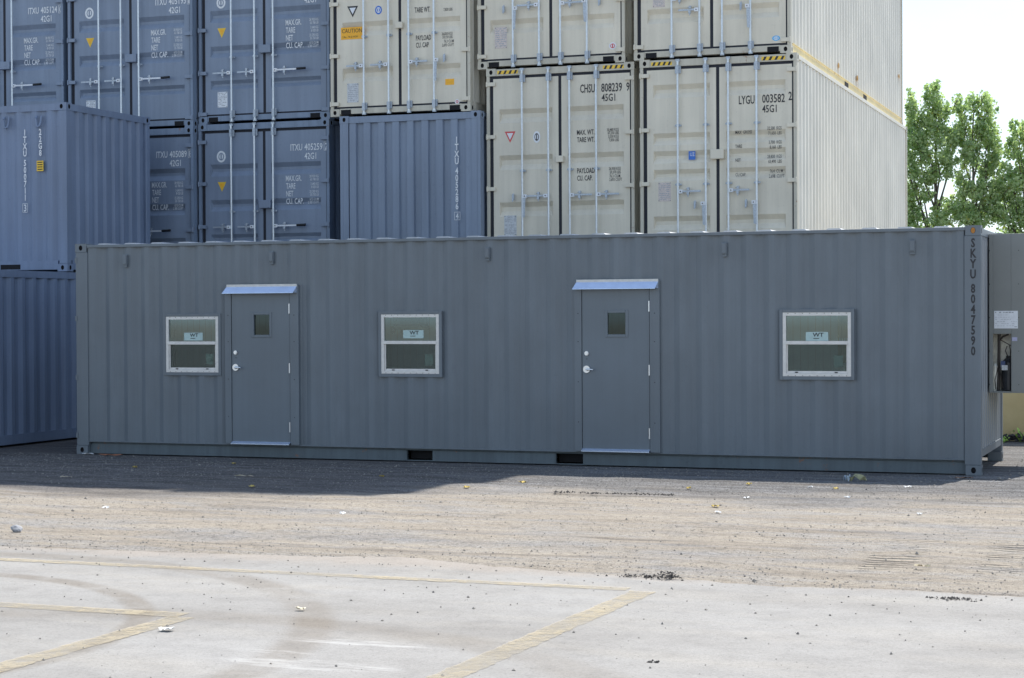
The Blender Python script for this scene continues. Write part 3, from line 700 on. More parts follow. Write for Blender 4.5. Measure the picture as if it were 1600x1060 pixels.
put(pb, -8.92, 5.7, 5.09, LG, gV)
for k in range(4):
    z = 8.688 + 2.896 * k
    put(pc, 6.36 + .03 * (k % 2), 5.65, z, LB, gU); put(pc, 3.90 - .02 * (k % 2), 5.7, z, LB, gU); put(pc, 1.38, 5.6, 8.021 + 2.896 * k, LB, gU)
    for x, y, z0 in ((-1.41, 5.87, 7.735), (-3.87, 5.7, 7.681), (-6.4, 5.7, 7.681), (-8.92, 5.7, 7.681)): put(pb, x + .02 * (k % 2), y, z0 + 2.591 * k, LG, gV)

# ---------------------------------------------------------------- 20 ft container and the one under it
def long_box(root, sx, sy, H, P, start=0.03):
    def one(name, *b_, bev=0):
        f_ = MB(); f_.box(*b_); f_.build(name, P, root, bevel=bev)
    for (x0, x1) in ((.003, .15), (sx - .15, sx - .003)):
        for (y0, y1) in ((.003, .12), (sy - .12, sy - .003)): one('corner_post', x0, x1, y0, y1, CH, H - CH, bev=.01)
    for nm, z0, z1, dz in (('top_rail', H - .115, H - .012, 0), ('bottom_rail', .03, .17, 0)):
        one(nm, CL, sx - CL, .010, .07, z0, z1); one(nm, CL, sx - CL, sy - .07, sy - .010, z0, z1)
        one(nm, sx - .07, sx - .010, CW, sy - CW, z0, z1); one(nm, .010, .07, CW, sy - CW, z0, z1)
    long_x = sx > sy
    pr = dict(pitch=.278, depth=.036, flat=.072, slope=.068); pe = dict(pitch=.252, depth=.042, flat=.10, slope=.035)
    for (o_, dd, nn, ll, lx) in (((.15, .016, 0), (1, 0, 0), (0, -1, 0), sx - .3, long_x), ((.15, sy - .016, 0), (1, 0, 0), (0, 1, 0), sx - .3, long_x), ((sx - .016, .12, 0), (0, 1, 0), (1, 0, 0), sy - .24, not long_x), ((.016, .12, 0), (0, 1, 0), (-1, 0, 0), sy - .24, not long_x)):
        a = MB(); a.corr(o_, dd, nn, ll, .17, H - .115, **(pr if lx else pe)); a.build('side_panel' if lx else 'end_panel', P, root)
    a = MB(); a.box(.08, sx - .08, .08, sy - .08, H - .05, H - .03); a.build('roof', P, root)
    a = MB(); a.box(.08, sx - .08, .08, sy - .08, .1, .14); a.build('floor', M['dark'], root)
    castings(root, sx, sy, H, P)
b20 = thing('shipping_container', (-7.825, 2.48, 2.591), 'short slate blue container with vertical number ITXU 500711 3, sitting crosswise at the left edge', 'container')
long_box(b20, 6.058, 2.438, 2.591, M['blue20'])
b = MB(); z = stack_text(b, 'ITXU500711', 5.30, .008, 2.20, .107, .092, .72, gaps=(4,)); outline_digit(b, '3', 5.25, 5.345, z - .17, z - .03, .0065); stack_text(b, '22G8', 5.58, .008, 2.20, .107, .092, .7)
b.build('lettering', [M['white'], M['blue20']], b20)
b = MB(); b.box(5.515, 5.635, .004, .0075, 1.55, 1.71)
for i in range(4): b.box(5.53, 5.62, .0025, .0035, 1.57 + i * .036, 1.585 + i * .036, 1)
b.build('yellow_placard', [M['yellow'], M['black']], b20)
for xx in (4.97, 5.56):
    b = MB(); b.tube([(xx - .03, 0, 2.40), (xx - .03, -.03, 2.36), (xx - .01, -.035, 2.24), (xx + .03, -.035, 2.23), (xx + .045, -.01, 2.30), (xx + .045, .01, 2.4)], [.016] * 6, 7); b.build('lashing_hook', M['blue20'], b20)
b = MB(); b.box(4.835, 5.20, .0085, .04, .04, .115); b.build('fork_pocket', M['dark'], b20)
low = thing('shipping_container', (-4.205, -1.3, 0), 'dark slate blue container on the ground at the left edge, under the short one', 'container')
long_box(low, 2.438, 6.058, 2.591, M['blue20']); low.location.x = -4.205
low2 = copy_tree(low, childmap()); low2.location = (-6.7, -1.3, 0); low2['label'] = 'slate blue container outside the left edge, carrying the far end of the short one'

# ---------------------------------------------------------------- the container office
L, W, H = 12.192, 2.438, 2.896
off = thing('container_office', (0, 0, 0), 'long dark grey container office with two doors and three windows, numbered SKYU 8047590', 'container office')
P = M['office']
HW = [(1.385, 2.245, 1.105, 1.915), (4.575, 5.44, 1.105, 1.93), (9.84, 10.715, 1.105, 1.925)]
HD = [(2.40, 3.315, .19, 2.235), (7.315, 8.24, .19, 2.245)]
def one(name, *b_, bev=.006, mat=None):
    f_ = MB(); f_.box(*b_); return f_.build(name, mat or P, off, bevel=bev)
for (x0, x1) in ((.003, .19), (L - .19, L - .003)):
    one('corner_post', x0, x1, .003, .12, CH, H - CH, bev=.008); one('corner_post', x0, x1, W - .12, W - .003, CH, H - CH, bev=.008)
one('top_rail', CL, L - CL, .006, .066, 2.838, 2.878); one('top_rail', CL, L - CL, W - .066, W - .006, 2.838, 2.878); one('end_header', L - .08, L - .012, CW, W - CW, 2.78, 2.87); one('end_header', .012, .08, CW, W - CW, 2.78, 2.87)
one('bottom_rail', CL, L - CL, W - .085, W - .035, .035, .150, mat=M['under'])
a = MB()
seg = [CL, 4.935, 5.295, 6.97, 7.33, L - CL]
for i in (0, 2, 4): a.box(seg[i], seg[i + 1], .06, .105, .012, .145)
for i in (1, 3): a.box(seg[i], seg[i + 1], .062, .085, .0125, .022); 
a.box(CL, L - CL, .085, .13, .1455, .170)
a.box(CL, L - CL, .05, .0595, .012, .018)
a.build('bottom_rail', [M['under'], M['dark']], off)
one('end_sill', .012, .08, CW, W - CW, .2, .30); one('end_sill', L - .08, L - .012, CW, W - CW, .20, .29)
a = MB()
for x0 in (4.935, 6.97): a.box(x0, x0 + .36, .20, .22, .03, .15)
for i in range(24): a.box(.3 + i * .5, .35 + i * .5, .14, W - .09, .06, .16)
a.build('floor_beam', M['dark'], off)
a = MB(); a.corr((.19, .022, 0), (1, 0, 0), (0, -1, 0), L - .38, .185, 2.838, depth=.033, slope=.075, flat=.065, holes=[(h[0] - .19, h[1] - .19, h[2], h[3]) for h in HW + HD], start=.06)
a.box(.19, L - .19, .018, .06, .172, .185)
a.build('side_panel', P, off)
ADDED_REAR = [(2.6, 3.5, 1.13, 1.9), (5.6, 6.5, 1.13, 1.9), (8.2, 9.2, 1.13, 1.9), (10.75, 11.7, 1.13, 1.9)]          # unseen openings added in the far long side to light the rooms
a = MB(); a.corr((.19, W - .02, 0), (1, 0, 0), (0, 1, 0), L - .38, .17, 2.838, start=.06, holes=[(h[0] - .19, h[1] - .19, h[2], h[3]) for h in ADDED_REAR]); a.build('side_panel', P, off)
for h in ADDED_REAR:
    a = MB(); t_ = .04
    a.box(h[0], h[0] + t_, W - .1, W - .01, h[2], h[3]); a.box(h[1] - t_, h[1], W - .1, W - .01, h[2], h[3]); a.box(h[0] + t_, h[1] - t_, W - .1, W - .01, h[2], h[2] + t_); a.box(h[0] + t_, h[1] - t_, W - .1, W - .01, h[3] - t_, h[3])
    a.box(h[0] + t_, h[1] - t_, W - .05, W - .02, 1.5, 1.54); a.build('window', M['alu'], off)  # frames of the added rear openings, out of view
a = MB(); a.corr((L - .018, .12, 0), (0, 1, 0), (1, 0, 0), W - .24, .29, 2.78, pitch=.215, depth=.06, flat=.075, slope=.045, start=.02); a.build('end_panel', M['office_end_lit'], off)
a = MB(); a.box(.03, .06, .12, W - .12, .3, 2.78); a.build('end_panel', P, off)
for z in (.26, 1.055, 1.867, 2.67):
    a = MB(); a.cyl((.008, .045, z - .05), (.008, .045, z + .05), .02, 8); a.box(-.004, .03, -.005, .05, z - .035, z + .035); a.build('hinge', P, off)
# roof with crosswise pressed ribs
a = MB(); x = .2; zr = 2.862
while x < L - .25:
    pts = [(x, zr), (x + .07, zr), (x + .12, zr + .036), (x + .26, zr + .036), (x + .31, zr), (x + .42, zr)]
    for (xa, za), (xb, zb) in zip(pts[:-1], pts[1:]): a.poly([(xa, .1, za), (xb, .1, zb), (xb, W - .1, zb), (xa, W - .1, za)])
    a.poly([(p_[0], .1, p_[1]) for p_ in pts[1:5]]); a.poly([(p_[0], W - .1, p_[1]) for p_ in pts[1:5]])
    x += .42
a.box(.066, L - .066, .067, W - .067, zr - .02, zr - .004); a.build('roof', M['roof'], off)
castings(off, L, W, H, P)
b = MB(); b.disc((12.192 - .089, -.0012, 2.837), 'y-', .024, .034, 14); b.build('rust_spot', plain('orange rust', (.45, .2, .05), .9), off)
b = MB(); stack_text(b, 'SKYU8047590', 12.102, -.0005, 2.745, .1205, .10, .7, gaps=(4,)); b.build('lettering', M['black'], off)
for x, z in ((.80, 2.658), (3.03, 2.667), (6.09, 2.668), (9.16, 2.672), (11.41, 2.664)):
    b = MB(); b.box(x - .034, x + .034, -.022, .02, z - .065, z + .075); b.box(x - .026, x + .026, -.03, -.0225, z - .052, z + .065); b.box(x - .03, x + .03, -.012, .02, z - .095, z - .066); b.build('vent', P, off, bevel=.007)
# windows
def pane(mb, x0, x1, z0, z1, y): mb.poly([(x0, y, z0), (x1, y, z0), (x1, y, z1), (x0, y, z1)])
WN = [(1.415, 2.215, 1.135, 1.887), (4.602, 5.412, 1.135, 1.902), (9.868, 10.688, 1.135, 1.899)]
for i, (x0, x1, z0, z1) in enumerate(WN):
    h = HW[i]; a = MB(); y0, y1 = .008, .12; m_ = .012
    a.box(h[0] - m_, h[0] + .028, y0, y1, h[2] - m_, h[3] + m_); a.box(h[1] - .028, h[1] + m_, y0, y1, h[2] - m_, h[3] + m_)
    a.box(h[0] + .028, h[1] - .028, y0, y1, h[3] - .026, h[3] + m_); a.box(h[0] + .028, h[1] - .028, y0, y1, h[2] - m_, h[2] + .028)
    wn = a.build('window', P, off, bevel=.003, label=None)
    f_ = MB(); t_ = .040; zm = z0 + (z1 - z0) * .525; ya, yb = .012, .05
    f_.box(x0, x0 + t_, ya, yb, z0, z1); f_.box(x1 - t_, x1, ya, yb, z0, z1); f_.box(x0 + t_, x1 - t_, ya, yb, z1 - t_, z1); f_.box(x0 + t_, x1 - t_, ya, yb, z0, z0 + t_ * .95)
    f_.box(x0 + t_, x1 - t_, ya - .003, yb, zm - .02, zm + .022)
    f_.box(x0 + t_, x0 + t_ + .018, ya + .016, yb, z0 + t_ * .95, zm - .02); f_.box(x1 - t_ - .018, x1 - t_, ya + .016, yb, z0 + t_ * .95, zm - .02)
    f_.box(x0 + t_ + .018, x1 - t_ - .018, ya + .02, yb, z0 + t_ * .95, z0 + t_ + .024)
    for q in range(9):                                           # caulk blobs and screws round the flange
        f_.box(x0 + .06 + q * (x1 - x0 - .12) / 8, x0 + .07 + q * (x1 - x0 - .12) / 8, ya - .0025, ya + .001, z1 - .014, z1 - .006, 1)
        f_.box(x0 + .06 + q * (x1 - x0 - .12) / 8, x0 + .07 + q * (x1 - x0 - .12) / 8, ya - .0025, ya + .001, z0 + .006, z0 + .013, 1)
    for q in (.2, .78): f_.box(x0 + (x1 - x0) * q - .016, x0 + (x1 - x0) * q + .016, ya + .006, ya + .021, z0 + t_ + .002, z0 + t_ + .014, 1)
    f_.build('window_frame', [M['alu'], M['black']], wn, bevel=.003)
    g = MB(); pane(g, x0 + t_, x1 - t_, zm + .02, z1 - t_, .036); g.build('upper_pane', M['glass'], wn)
    g = MB(); pane(g, x0 + t_, x1 - t_, z0 + t_, zm - .018, .045); g.build('lower_pane', M['glass'], wn)
    g = MB(); pane(g, x0 + t_, x1 - t_, z0 + t_, zm - .018, .041); g.build('insect_screen', M['screen'], wn)
    # sticker on the upper pane and a paper further inside
    sx0 = x0 + (x1 - x0) * (.335 if i != 1 else .375); sz = zm + (.035 if i != 1 else .055)
    if i == 2: sz = zm + .024
    s_ = MB(); sw = .27 if i == 2 else .285; s_.box(sx0, sx0 + sw, .0335, .0345, sz, sz + .105)
    s_.text('WT', sx0 + sw * .32, .0325, sz + .05, .045, 1.2, mi=1, bold=.03); s_.box(sx0 + sw * .34, sx0 + sw * .6, .032, .033, sz + .024, sz + .032, 1)
    s_.build('pane_sticker', [M['mint'], M['black']], wn)
    s_ = MB(); px = x0 + (x1 - x0) * .74; s_.box(px, px + .11, .047, .048, z0 + .11, z0 + .25); s_.build('pane_notice', M['mint'], wn)
# rooms behind the glass
a = MB()
X0, X1, Y0, Y1, Z0, Z1 = .1, L - .1, .075, W - .09, .24, 2.7
a.corr((X0, Y1, 0), (1, 0, 0), (0, -1, 0), X1 - X0, Z0, Z1, depth=0, holes=[(h[0] - X0, h[1] - X0, h[2], h[3]) for h in ADDED_REAR]); a.poly([(X0, Y0, Z0), (X0, Y1, Z0), (X0, Y1, Z1), (X0, Y0, Z1)]); a.poly([(X1, Y1, Z0), (X1, Y0, Z0), (X1, Y0, Z1), (X1, Y1, Z1)])
a.poly([(X0, Y0, Z1), (X0, Y1, Z1), (X1, Y1, Z1), (X1, Y0, Z1)]); a.poly([(X0, Y0, Z0), (X1, Y0, Z0), (X1, Y1, Z0), (X0, Y1, Z0)], 1)
xx = X0
while xx < X1:
    if any(h[0] - .02 < xx < h[1] for h in ADDED_REAR): xx += .1; continue
    a.box(xx, xx + .006, Y1 - .003, Y1 - .001, Z0, Z1, 1); xx += .1
a.build('room_lining', [M['lining'], M['linend']], off)
a = MB(); a.box(10.11, 10.5, Y1 - .09, Y1 - .015, 1.56, 1.87); a.box(10.11, 10.5, Y1 - .09, Y1 - .015, 1.24, 1.50)
for k in range(12): a.box(10.12 + k * .032, 10.13 + k * .032, Y1 - .1, Y1 - .0905, 1.25, 1.86)
a.build('inner_louvre', M['beige'], off)
a = MB(); a.box(3.88, 4.28, Y1 - .3, Y1 - .02, 1.745, 2.0); a.box(3.84, 4.32, Y1 - .33, Y1 - .03, 1.69, 1.74, 1); a.box(3.86, 3.9, Y1 - .33, Y1 - .3, 1.64, 1.69); a.box(4.0, 4.06, Y1 - .33, Y1 - .3, 1.64, 1.69); a.build('room_air_unit', [M['acdark'], M['alu']], off)
# doors
for i, (x0, x1, z0, z1) in enumerate(((2.428, 3.288, .215, 2.205), (7.345, 8.212, .215, 2.215))):
    a = MB(); h = HD[i]; ya, yb = -.010, .10
    a.box(x0 - .10, x0 - .006, ya, yb, .187, z1 + .09); a.box(x1 + .008, x1 + .135, ya, yb, .187, z1 + .09); a.box(x0 - .006, x1 + .008, ya, yb, z1 + .006, z1 + .09)
    for zz in (.55, 1.05, 1.55, 1.9):
        a.cyl((x0 - .05, ya - .003, zz), (x0 - .05, ya, zz), .006, 8, mi=1); a.cyl((x1 + .07, ya - .003, zz), (x1 + .07, ya, zz), .006, 8, mi=1)
    a.build('door_frame', [P, M['dark']], off, bevel=.003)
    gx0, gx1, gz0, gz1 = (x0 + .322, x0 + .572, 1.63, 1.915)
    d = MB(); y0, y1 = .002, .046
    d.box(x0, gx0, y0, y1, z0, z1); d.box(gx1, x1, y0, y1, z0, z1); d.box(gx0, gx1, y0, y1, z0, gz0); d.box(gx0, gx1, y0, y1, gz1, z1)
    dr_ = d.build('door', M['office_door'], off)
    t_ = MB(); k = .026
    t_.box(gx0 - k, gx0 + .01, -.006, .05, gz0 - k, gz1 + k); t_.box(gx1 - .01, gx1 + k, -.006, .05, gz0 - k, gz1 + k); t_.box(gx0 + .01, gx1 - .01, -.006, .05, gz1 - .01, gz1 + k); t_.box(gx0 + .01, gx1 - .01, -.006, .05, gz0 - k, gz0 + .01)
    t_.build('glass_trim', M['office_door'], dr_, bevel=.004)
    g = MB(); pane(g, gx0, gx1, gz0, gz1, .022); g.build('door_pane', M['doorglass'], dr_)
    g = MB(); g.box(x0 + .01, x1 - .01, -.014, -.0105, .196, .214); g.poly([(x0 - .002, -.011, .187), (x1 + .004, -.011, .187), (x1 + .004, -.05, .187), (x0 - .002, -.05, .187)])
    g.v = []; g.f = []; g.m = []
    for (xa, xb) in ((x0 - .004, x1 + .005),):
        g.poly([(xa, -.045, .197), (xb, -.045, .197), (xb, .0, .222), (xa, .0, .222)]); g.poly([(xa, -.045, .186), (xb, -.045, .186), (xb, -.045, .197), (xa, -.045, .197)]); g.poly([(xa, -.045, .186), (xa, .01, .186), (xb, .01, .186), (xb, -.045, .186)])
    g.build('threshold', M['flash'], off)
    # drip cap above
    c = MB(); xa, xb, zt = (x0 - .098, x1 + .115, z1 + .085) if i == 0 else (x0 - .10, x1 + .12, z1 + .085)
    c.box(xa + .03, xb, -.0145, -.0105, zt - .012, zt + .02); c.build('cap_flange', M['flashtop'], off)
    c = MB(); c.poly([(xa, -.09, zt - .095), (xb - .02, -.09, zt - .095), (xb, -.0145, zt - .012), (xa + .03, -.0145, zt - .012)]); c.poly([(xa, -.0905, zt - .1), (xb - .02, -.0905, zt - .1), (xb - .02, -.09, zt - .095), (xa, -.09, zt - .095)])
    c.poly([(xb - .02, -.09, zt - .095), (xb, -.0145, zt - .095), (xb, -.0145, zt - .012)]); c.build('drip_cap', M['flash'], off)
    for zz in (.42, 1.20, 1.985):
        q = MB(); q.cyl((x1 + .001, -.012, zz - .065), (x1 + .001, -.012, zz + .065), .009, 8); q.build('hinge', M['satin'], dr_)
    q = MB(); q.cyl((x0 + .06, -.018, 1.207), (x0 + .06, .002, 1.207), .045, 20); q.cyl((x0 + .06, -.045, 1.207), (x0 + .06, -.018, 1.207), .02, 14); q.cyl((x0 + .06, -.045, 1.207), (x0 + .155, -.05, 1.203), .011, 10, .009)
    q.build('door_handle', M['satin'], dr_, smooth=False)
    q = MB(); q.cyl((x0 + .06, -.018, 1.405), (x0 + .06, .002, 1.405), .027, 16); q.cyl((x0 + .06, -.026, 1.405), (x0 + .06, -.018, 1.405), .018, 14); q.build('deadbolt', M['satin'], dr_)
    q = MB(); q.cyl((x0 + .06, -.002, 1.335), (x0 + .06, .002, 1.335), .006, 8); q.build('lock_screw', M['acdark'], dr_)

# ---------------------------------------------------------------- wall mounted air unit on the right end
ac = thing('air_conditioner', (12.2, .85, .925), 'tall grey wall-mount air conditioner with open service panel, on the right end of the office', 'air conditioner')
w_, d_, h_ = .62, 1.15, 1.9
ox0, ox1, oz0, oz1 = .035, .245, .02, .705
a = MB()
a.box(-.01, ox0, 0, .02, 0, h_); a.box(ox0, ox1, 0, .02, 0, oz0); a.box(ox0, ox1, 0, .02, oz1, h_); a.box(ox1, w_, 0, .02, 0, h_)
a.box(-.01, w_, .02, d_, h_ - .02, h_); a.box(-.01, w_, .02, d_, 0, .02); a.box(w_ - .02, w_, .02, d_, .02, h_ - .02); a.box(-.01, w_ - .02, d_ - .02, d_, .02, h_ - .02); a.box(-.01, .0, .02, d_ - .02, .02, h_ - .02)
a.build('cabinet', M['acgrey'], ac, bevel=.004)
a = MB(); a.box(.0, w_ - .02, .27, .28, .02, oz1 + .05); a.box(.0, .01, .02, .42, .02, oz1 + .05); a.box(.0, .6, .02, .42, oz1 + .05, oz1 + .06); a.build('liner', M['acin'], ac)
a = MB(); a.cyl((.20, .17, .03), (.20, .17, .36), .085, 18); a.cyl((.20, .17, .36), (.20, .17, .41), .085, 18, .04); a.cyl((.2, .17, .41), (.2, .17, .44), .03, 10); a.build('compressor', M['acdark'], ac, smooth=False)
a = MB(); a.box(.12, .17, .06, .08, .30, .38); a.box(.13, .2, .055, .065, .27, .33, 1); a.build('relay', [plain('blue relay', (.06, .09, .2), .5), M['plate']], ac)
a = MB(); a.cyl((.085, .12, .03), (.095, .12, .70), .018, 8); a.tube([(.095, .12, .62), (.14, .1, .67), (.21, .1, .70)], [.012] * 3, 7); a.tube([(.095, .12, .64), (.17, .1, .6), (.24, .1, .56)], [.005] * 3, 6)
a.tube([(.2, .13, .42), (.17, .1, .5), (.19, .1, .56)], [.006] * 3, 6); a.tube([(.225, .12, .4), (.23, .1, .5), (.215, .1, .57)], [.006] * 3, 6); a.tube([(.09, .1, .35), (.12, .08, .2), (.14, .08, .05)], [.008] * 3, 6); a.tube([(.08, .1, .3), (.05, .08, .15), (.06, .08, .04)], [.006] * 3, 6)
a.build('pipe', M['copper'], ac)
a = MB(); a.cyl((.045, .11, .02), (.05, .11, .32), .022, 10, .03); a.cyl((.05, .11, .32), (.05, .11, .35), .03, 10, .01); a.build('drier', M['acin'], ac)
a = MB(); a.box(.05, .325, -.004, -.0005, .77, .98)
rr_ = random.Random(3)
for k in range(7):
    x = .06
    while x < (.31 if k else .29):
        l_ = rr_.uniform(.01, .03)
        if rr_.random() < .6: a.box(x, x + l_, -.0052, -.0042, .955 - k * .026, .955 - k * .026 + (.013 if k == 0 else .004), 1)
        x += l_ + .008
a.box(.285, .315, -.0052, -.0042, .785, .795, 1)
a.build('data_label', [M['whitest'], M['plateink']], ac)
a = MB(); a.box(.252, .325, -.003, -.0005, .02, .70); a.build('access_strip', M['acgrey'], ac)
a = MB(); a.box(.258, .318, -.006, -.0035, .62, .665); a.build('lavender_label', plain('lavender label', (.45, .45, .62), .5), ac)
a = MB()
for z in (.1, .5, .9, 1.3, 1.7): a.cyl((-.004, -.004, z), (-.004, 0, z), .006, 8); a.cyl((.335, -.004, z), (.335, 0, z), .005, 8)
a.build('screw', M['dark'], ac)

# ---------------------------------------------------------------- tan wall behind
def wallmat():
    m, t, b = nodes('tan stained concrete'); P_ = geo(t)
    c = ramp(t, nz(t, P_, .9, 6, .6), [(.3, (.56, .42, .20)), (.55, (.70, .55, .28)), (.75, (.76, .62, .36))])
    c = mixc(t, ramp(t, nz(t, P_, 7, 6, .75), [(.28, .6), (.38, 0)]), c, (.25, .2, .12)); t.links.new(c, b.inputs['Base Color']); b.inputs['Roughness'].default_value = .85
    bump(t, b, nz(t, P_, 30, 4), .3, .004); return m
a = MB()
for k in range(5):
    a.box(9.6 + k * 3.0, 12.585 + k * 3.0, 6.25, 6.55, -.05, 2.35)
tag(a.build('yard_wall', wallmat(), bevel=.015), 'plain tan wall seen under the air conditioner, behind the right end of the office', 'wall')
# weeds at its foot
wm = plain('weed leaf', (.38, .6, .12), .6, 0, .2, 30)
def weed(x, y, s, label):
    b = MB(); rn = random.Random(int(x * 100))
    for k in range(11):
        a_ = rn.uniform(0, 6.28); l_ = s * rn.uniform(.4, 1); tilt = rn.uniform(.3, 1.3); p = Vector((rn.uniform(-.05, .05), rn.uniform(-.04, .04), 0))
        d = Vector((math.cos(a_) * math.cos(tilt), math.sin(a_) * math.cos(tilt), math.sin(tilt))); sd = Vector((-math.sin(a_), math.cos(a_), 0)) * l_ * .16
        q = p + d * l_ * .55; e = p + d * l_ + Vector((0, 0, -l_ * .2)); b.poly([p, q + sd, e, q - sd])
        for j in range(3):
            c_ = p + d * l_ * rn.uniform(.4, 1) + Vector((rn.uniform(-.02, .02), rn.uniform(-.02, .02), rn.uniform(-.02, .02))); b.poly([c_, c_ + sd + Vector((0, 0, .02)), c_ + d * l_ * .25, c_ - sd])
    o = b.build('weed', wm); o.location = (x, y, 0); tag(o, label, 'weed', 'weeds at the foot of the tan wall')
weed(11.83, 5.75, .14, 'low bright green weed nearest the office end at the tan wall'); weed(12.1, 6.0, .2, 'taller bright green weed against the tan wall, at the right edge')
b = MB(); rn = random.Random(5)
for i in range(500):
    x = rn.uniform(11.3, 15); s = rn.uniform(.02, .06); stone(b, x, 6.05 + rn.uniform(-.12, .15), s * .6 + rn.uniform(0, .07), s)
b.build('rubble_ridge', plain('dark soil clods', (.05, .045, .045), .95), kind='stuff')

# ---------------------------------------------------------------- trees beyond the stacks
def leafmat(name, c1, c2):
    m, t, b = nodes(name); P_ = geo(t); c = ramp(t, nz(t, P_, 2.2, 4, .8), [(.38, c1), (.6, c2)])
    t.links.new(c, b.inputs['Base Color']); b.inputs['Roughness'].default_value = .42
    tl = t.nodes.new('ShaderNodeBsdfTranslucent'); t.links.new(mixc(t, 1.0, c, (1.25, 1.35, .85), 'MULTIPLY'), tl.inputs[0]); ms = t.nodes.new('ShaderNodeMixShader'); ms.inputs[0].default_value = .5
    t.links.new(b.outputs[0], ms.inputs[1]); t.links.new(tl.outputs[0], ms.inputs[2]); t.links.new(ms.outputs[0], t.nodes['Material Output'].inputs[0]); return m
LM = [leafmat('cottonwood leaf', (.25, .37, .18), (.55, .64, .38)), leafmat('yellowing leaf', (.17, .24, .05), (.4, .38, .08))]
bark = plain('bark', (.13, .115, .10), .9, 0, .3, 12)
S = 1 / 47.6; RX, RY = .938, .347                       # the row of trees runs along the camera's right hand
def tree(px, loc, crowns, label, seed, base_px=488, lean=0):
    rn = random.Random(seed); root = thing('cottonwood_tree', loc, label, 'tree', 'trees beyond the containers')
    cr = MB(); tr = MB(); tips = []
    for (cx, cy, rx, rz, dens) in crowns:
        dx, z, a, c_ = (cx - px) * S, 1.888 + (base_px - cy) * S, rx * S * 1.08, rz * S * 1.05
        dy = rn.uniform(-.35, .35) * min(1.6, a * 1.4); tips.append((dx, dy, z, a, c_))
        n = int(dens * 4700 * a * c_) + 120
        subs = [(Vector((rn.gauss(0, .5), rn.gauss(0, .5), rn.gauss(0, .5))), rn.uniform(.22, .5)) for _ in range(max(5, int(10 + 16 * a * c_)))]
        for k in range(n):
            sc_, sr = rn.choice(subs)
            if rn.random() < .28: sc_, sr = Vector((0, 0, 0)), 1.0
            v = sc_ + Vector((rn.gauss(0, sr * .5), rn.gauss(0, sr * .5), rn.gauss(0, sr * .6)))
            if v.length > 1.15: v *= 1.15 / v.length * rn.uniform(.7, 1)
            p = Vector((dx + v.x * a, dy + v.y * max(a, .5), z + v.z * c_)); s = rn.uniform(.028, .072)
            n_ = Vector((rn.gauss(0, 1), rn.gauss(0, 1), rn.gauss(0, .8))).normalized(); t1 = n_.orthogonal().normalized(); t2 = n_.cross(t1)
            an = rn.uniform(0, 6.28); q1 = t1 * math.cos(an) + t2 * math.sin(an); q2 = n_.cross(q1)
            w2 = Vector((p.x * RX - p.y * RY, p.x * RY + p.y * RX, p.z))
            cr.poly([w2 - q1 * s, w2 - q2 * s * .72, w2 + q1 * s * 1.1, w2 + q2 * s * .72], 1 if rn.random() < .045 else 0)
    cr.build('crown', LM, root)
    def wp(x, y, z): return Vector((x * RX - y * RY, x * RY + y * RX, z))
    top = max(t_[2] for t_ in tips)
    trunk = [wp(lean * k * .2 + noise.noise(Vector((seed, k * .6, 0))) * .22 * k / 6, noise.noise(Vector((k * .6, seed, 0))) * .2 * k / 6, k / 8 * top * .97 - (.05 if k == 0 else 0)) for k in range(9)]
    rads = [.16, .13, .11, .09, .075, .055, .04, .022, .008]
    tr.tube(trunk, rads, 9)
    for (dx, dy, z, a, c_) in tips:
        if z < 1.5: continue
        tz = max(1.2, z - 1.6 - abs(dx) * 1.1); k = min(7.9, tz / top * 8 / .97); i = int(k); A = trunk[i].lerp(trunk[min(8, i + 1)], k - i); B = wp(dx, dy, z + c_ * .6)
        m1 = A.lerp(B, .45) + Vector((rn.uniform(-.12, .12), 0, -.14 + rn.uniform(-.1, .1))); m2 = A.lerp(B, .75) + Vector((rn.uniform(-.1, .1), 0, rn.uniform(-.05, .15))); r0 = rads[i] * .5
        tr.tube([A, m1, m2, B], [r0, r0 * .7, r0 * .4, .008], 7)
        for q in range(5):
            C_ = m2.lerp(B, rn.random()); D_ = wp(dx + rn.uniform(-a, a), dy + rn.uniform(-a, a), z + rn.uniform(-c_, c_) * .8); tr.tube([C_, C_.lerp(D_, .5) + Vector((0, 0, .05)), D_], [.018, .012, .004], 5)
    tr.build('trunk', bark, root, smooth=True)
    return root
T1 = [(1423, 158, 8, 20, .8), (1431, 188, 14, 28, .9), (1452, 152, 9, 18, .8), (1462, 140, 8, 14, .8), (1460, 178, 20, 28, 1), (1430, 232, 20, 26, 1), (1463, 225, 25, 28, 1.1), (1488, 215, 12, 20, .8), (1424, 283, 14, 22, .7), (1452, 268, 22, 18, .8), (1480, 262, 16, 20, .8),
      (1428, 335, 15, 18, .8), (1477, 330, 22, 18, .9), (1442, 300, 16, 18, .5), (1462, 345, 26, 10, .6), (1422, 310, 12, 14, .6), (1450, 380, 34, 25, .6), (1400, 250, 25, 45, .6), (1405, 330, 25, 40, .6)]
T2 = [(1496, 163, 7, 15, .7), (1508, 180, 9, 16, .6), (1520, 160, 8, 15, .7), (1537, 158, 8, 15, .8), (1548, 176, 9, 20, .8), (1505, 205, 14, 20, .8), (1535, 200, 19, 28, 1), (1550, 222, 12, 26, .9), (1515, 240, 20, 22, 1), (1540, 260, 17, 18, .9),
      (1505, 285, 14, 20, .7), (1535, 300, 20, 18, .8), (1500, 322, 16, 20, .7), (1530, 335, 24, 18, .9), (1512, 345, 26, 12, .7), (1548, 315, 14, 18, .7), (1520, 305, 16, 16, .7), (1552, 245, 12, 20, .7), (1520, 390, 34, 30, .6)]
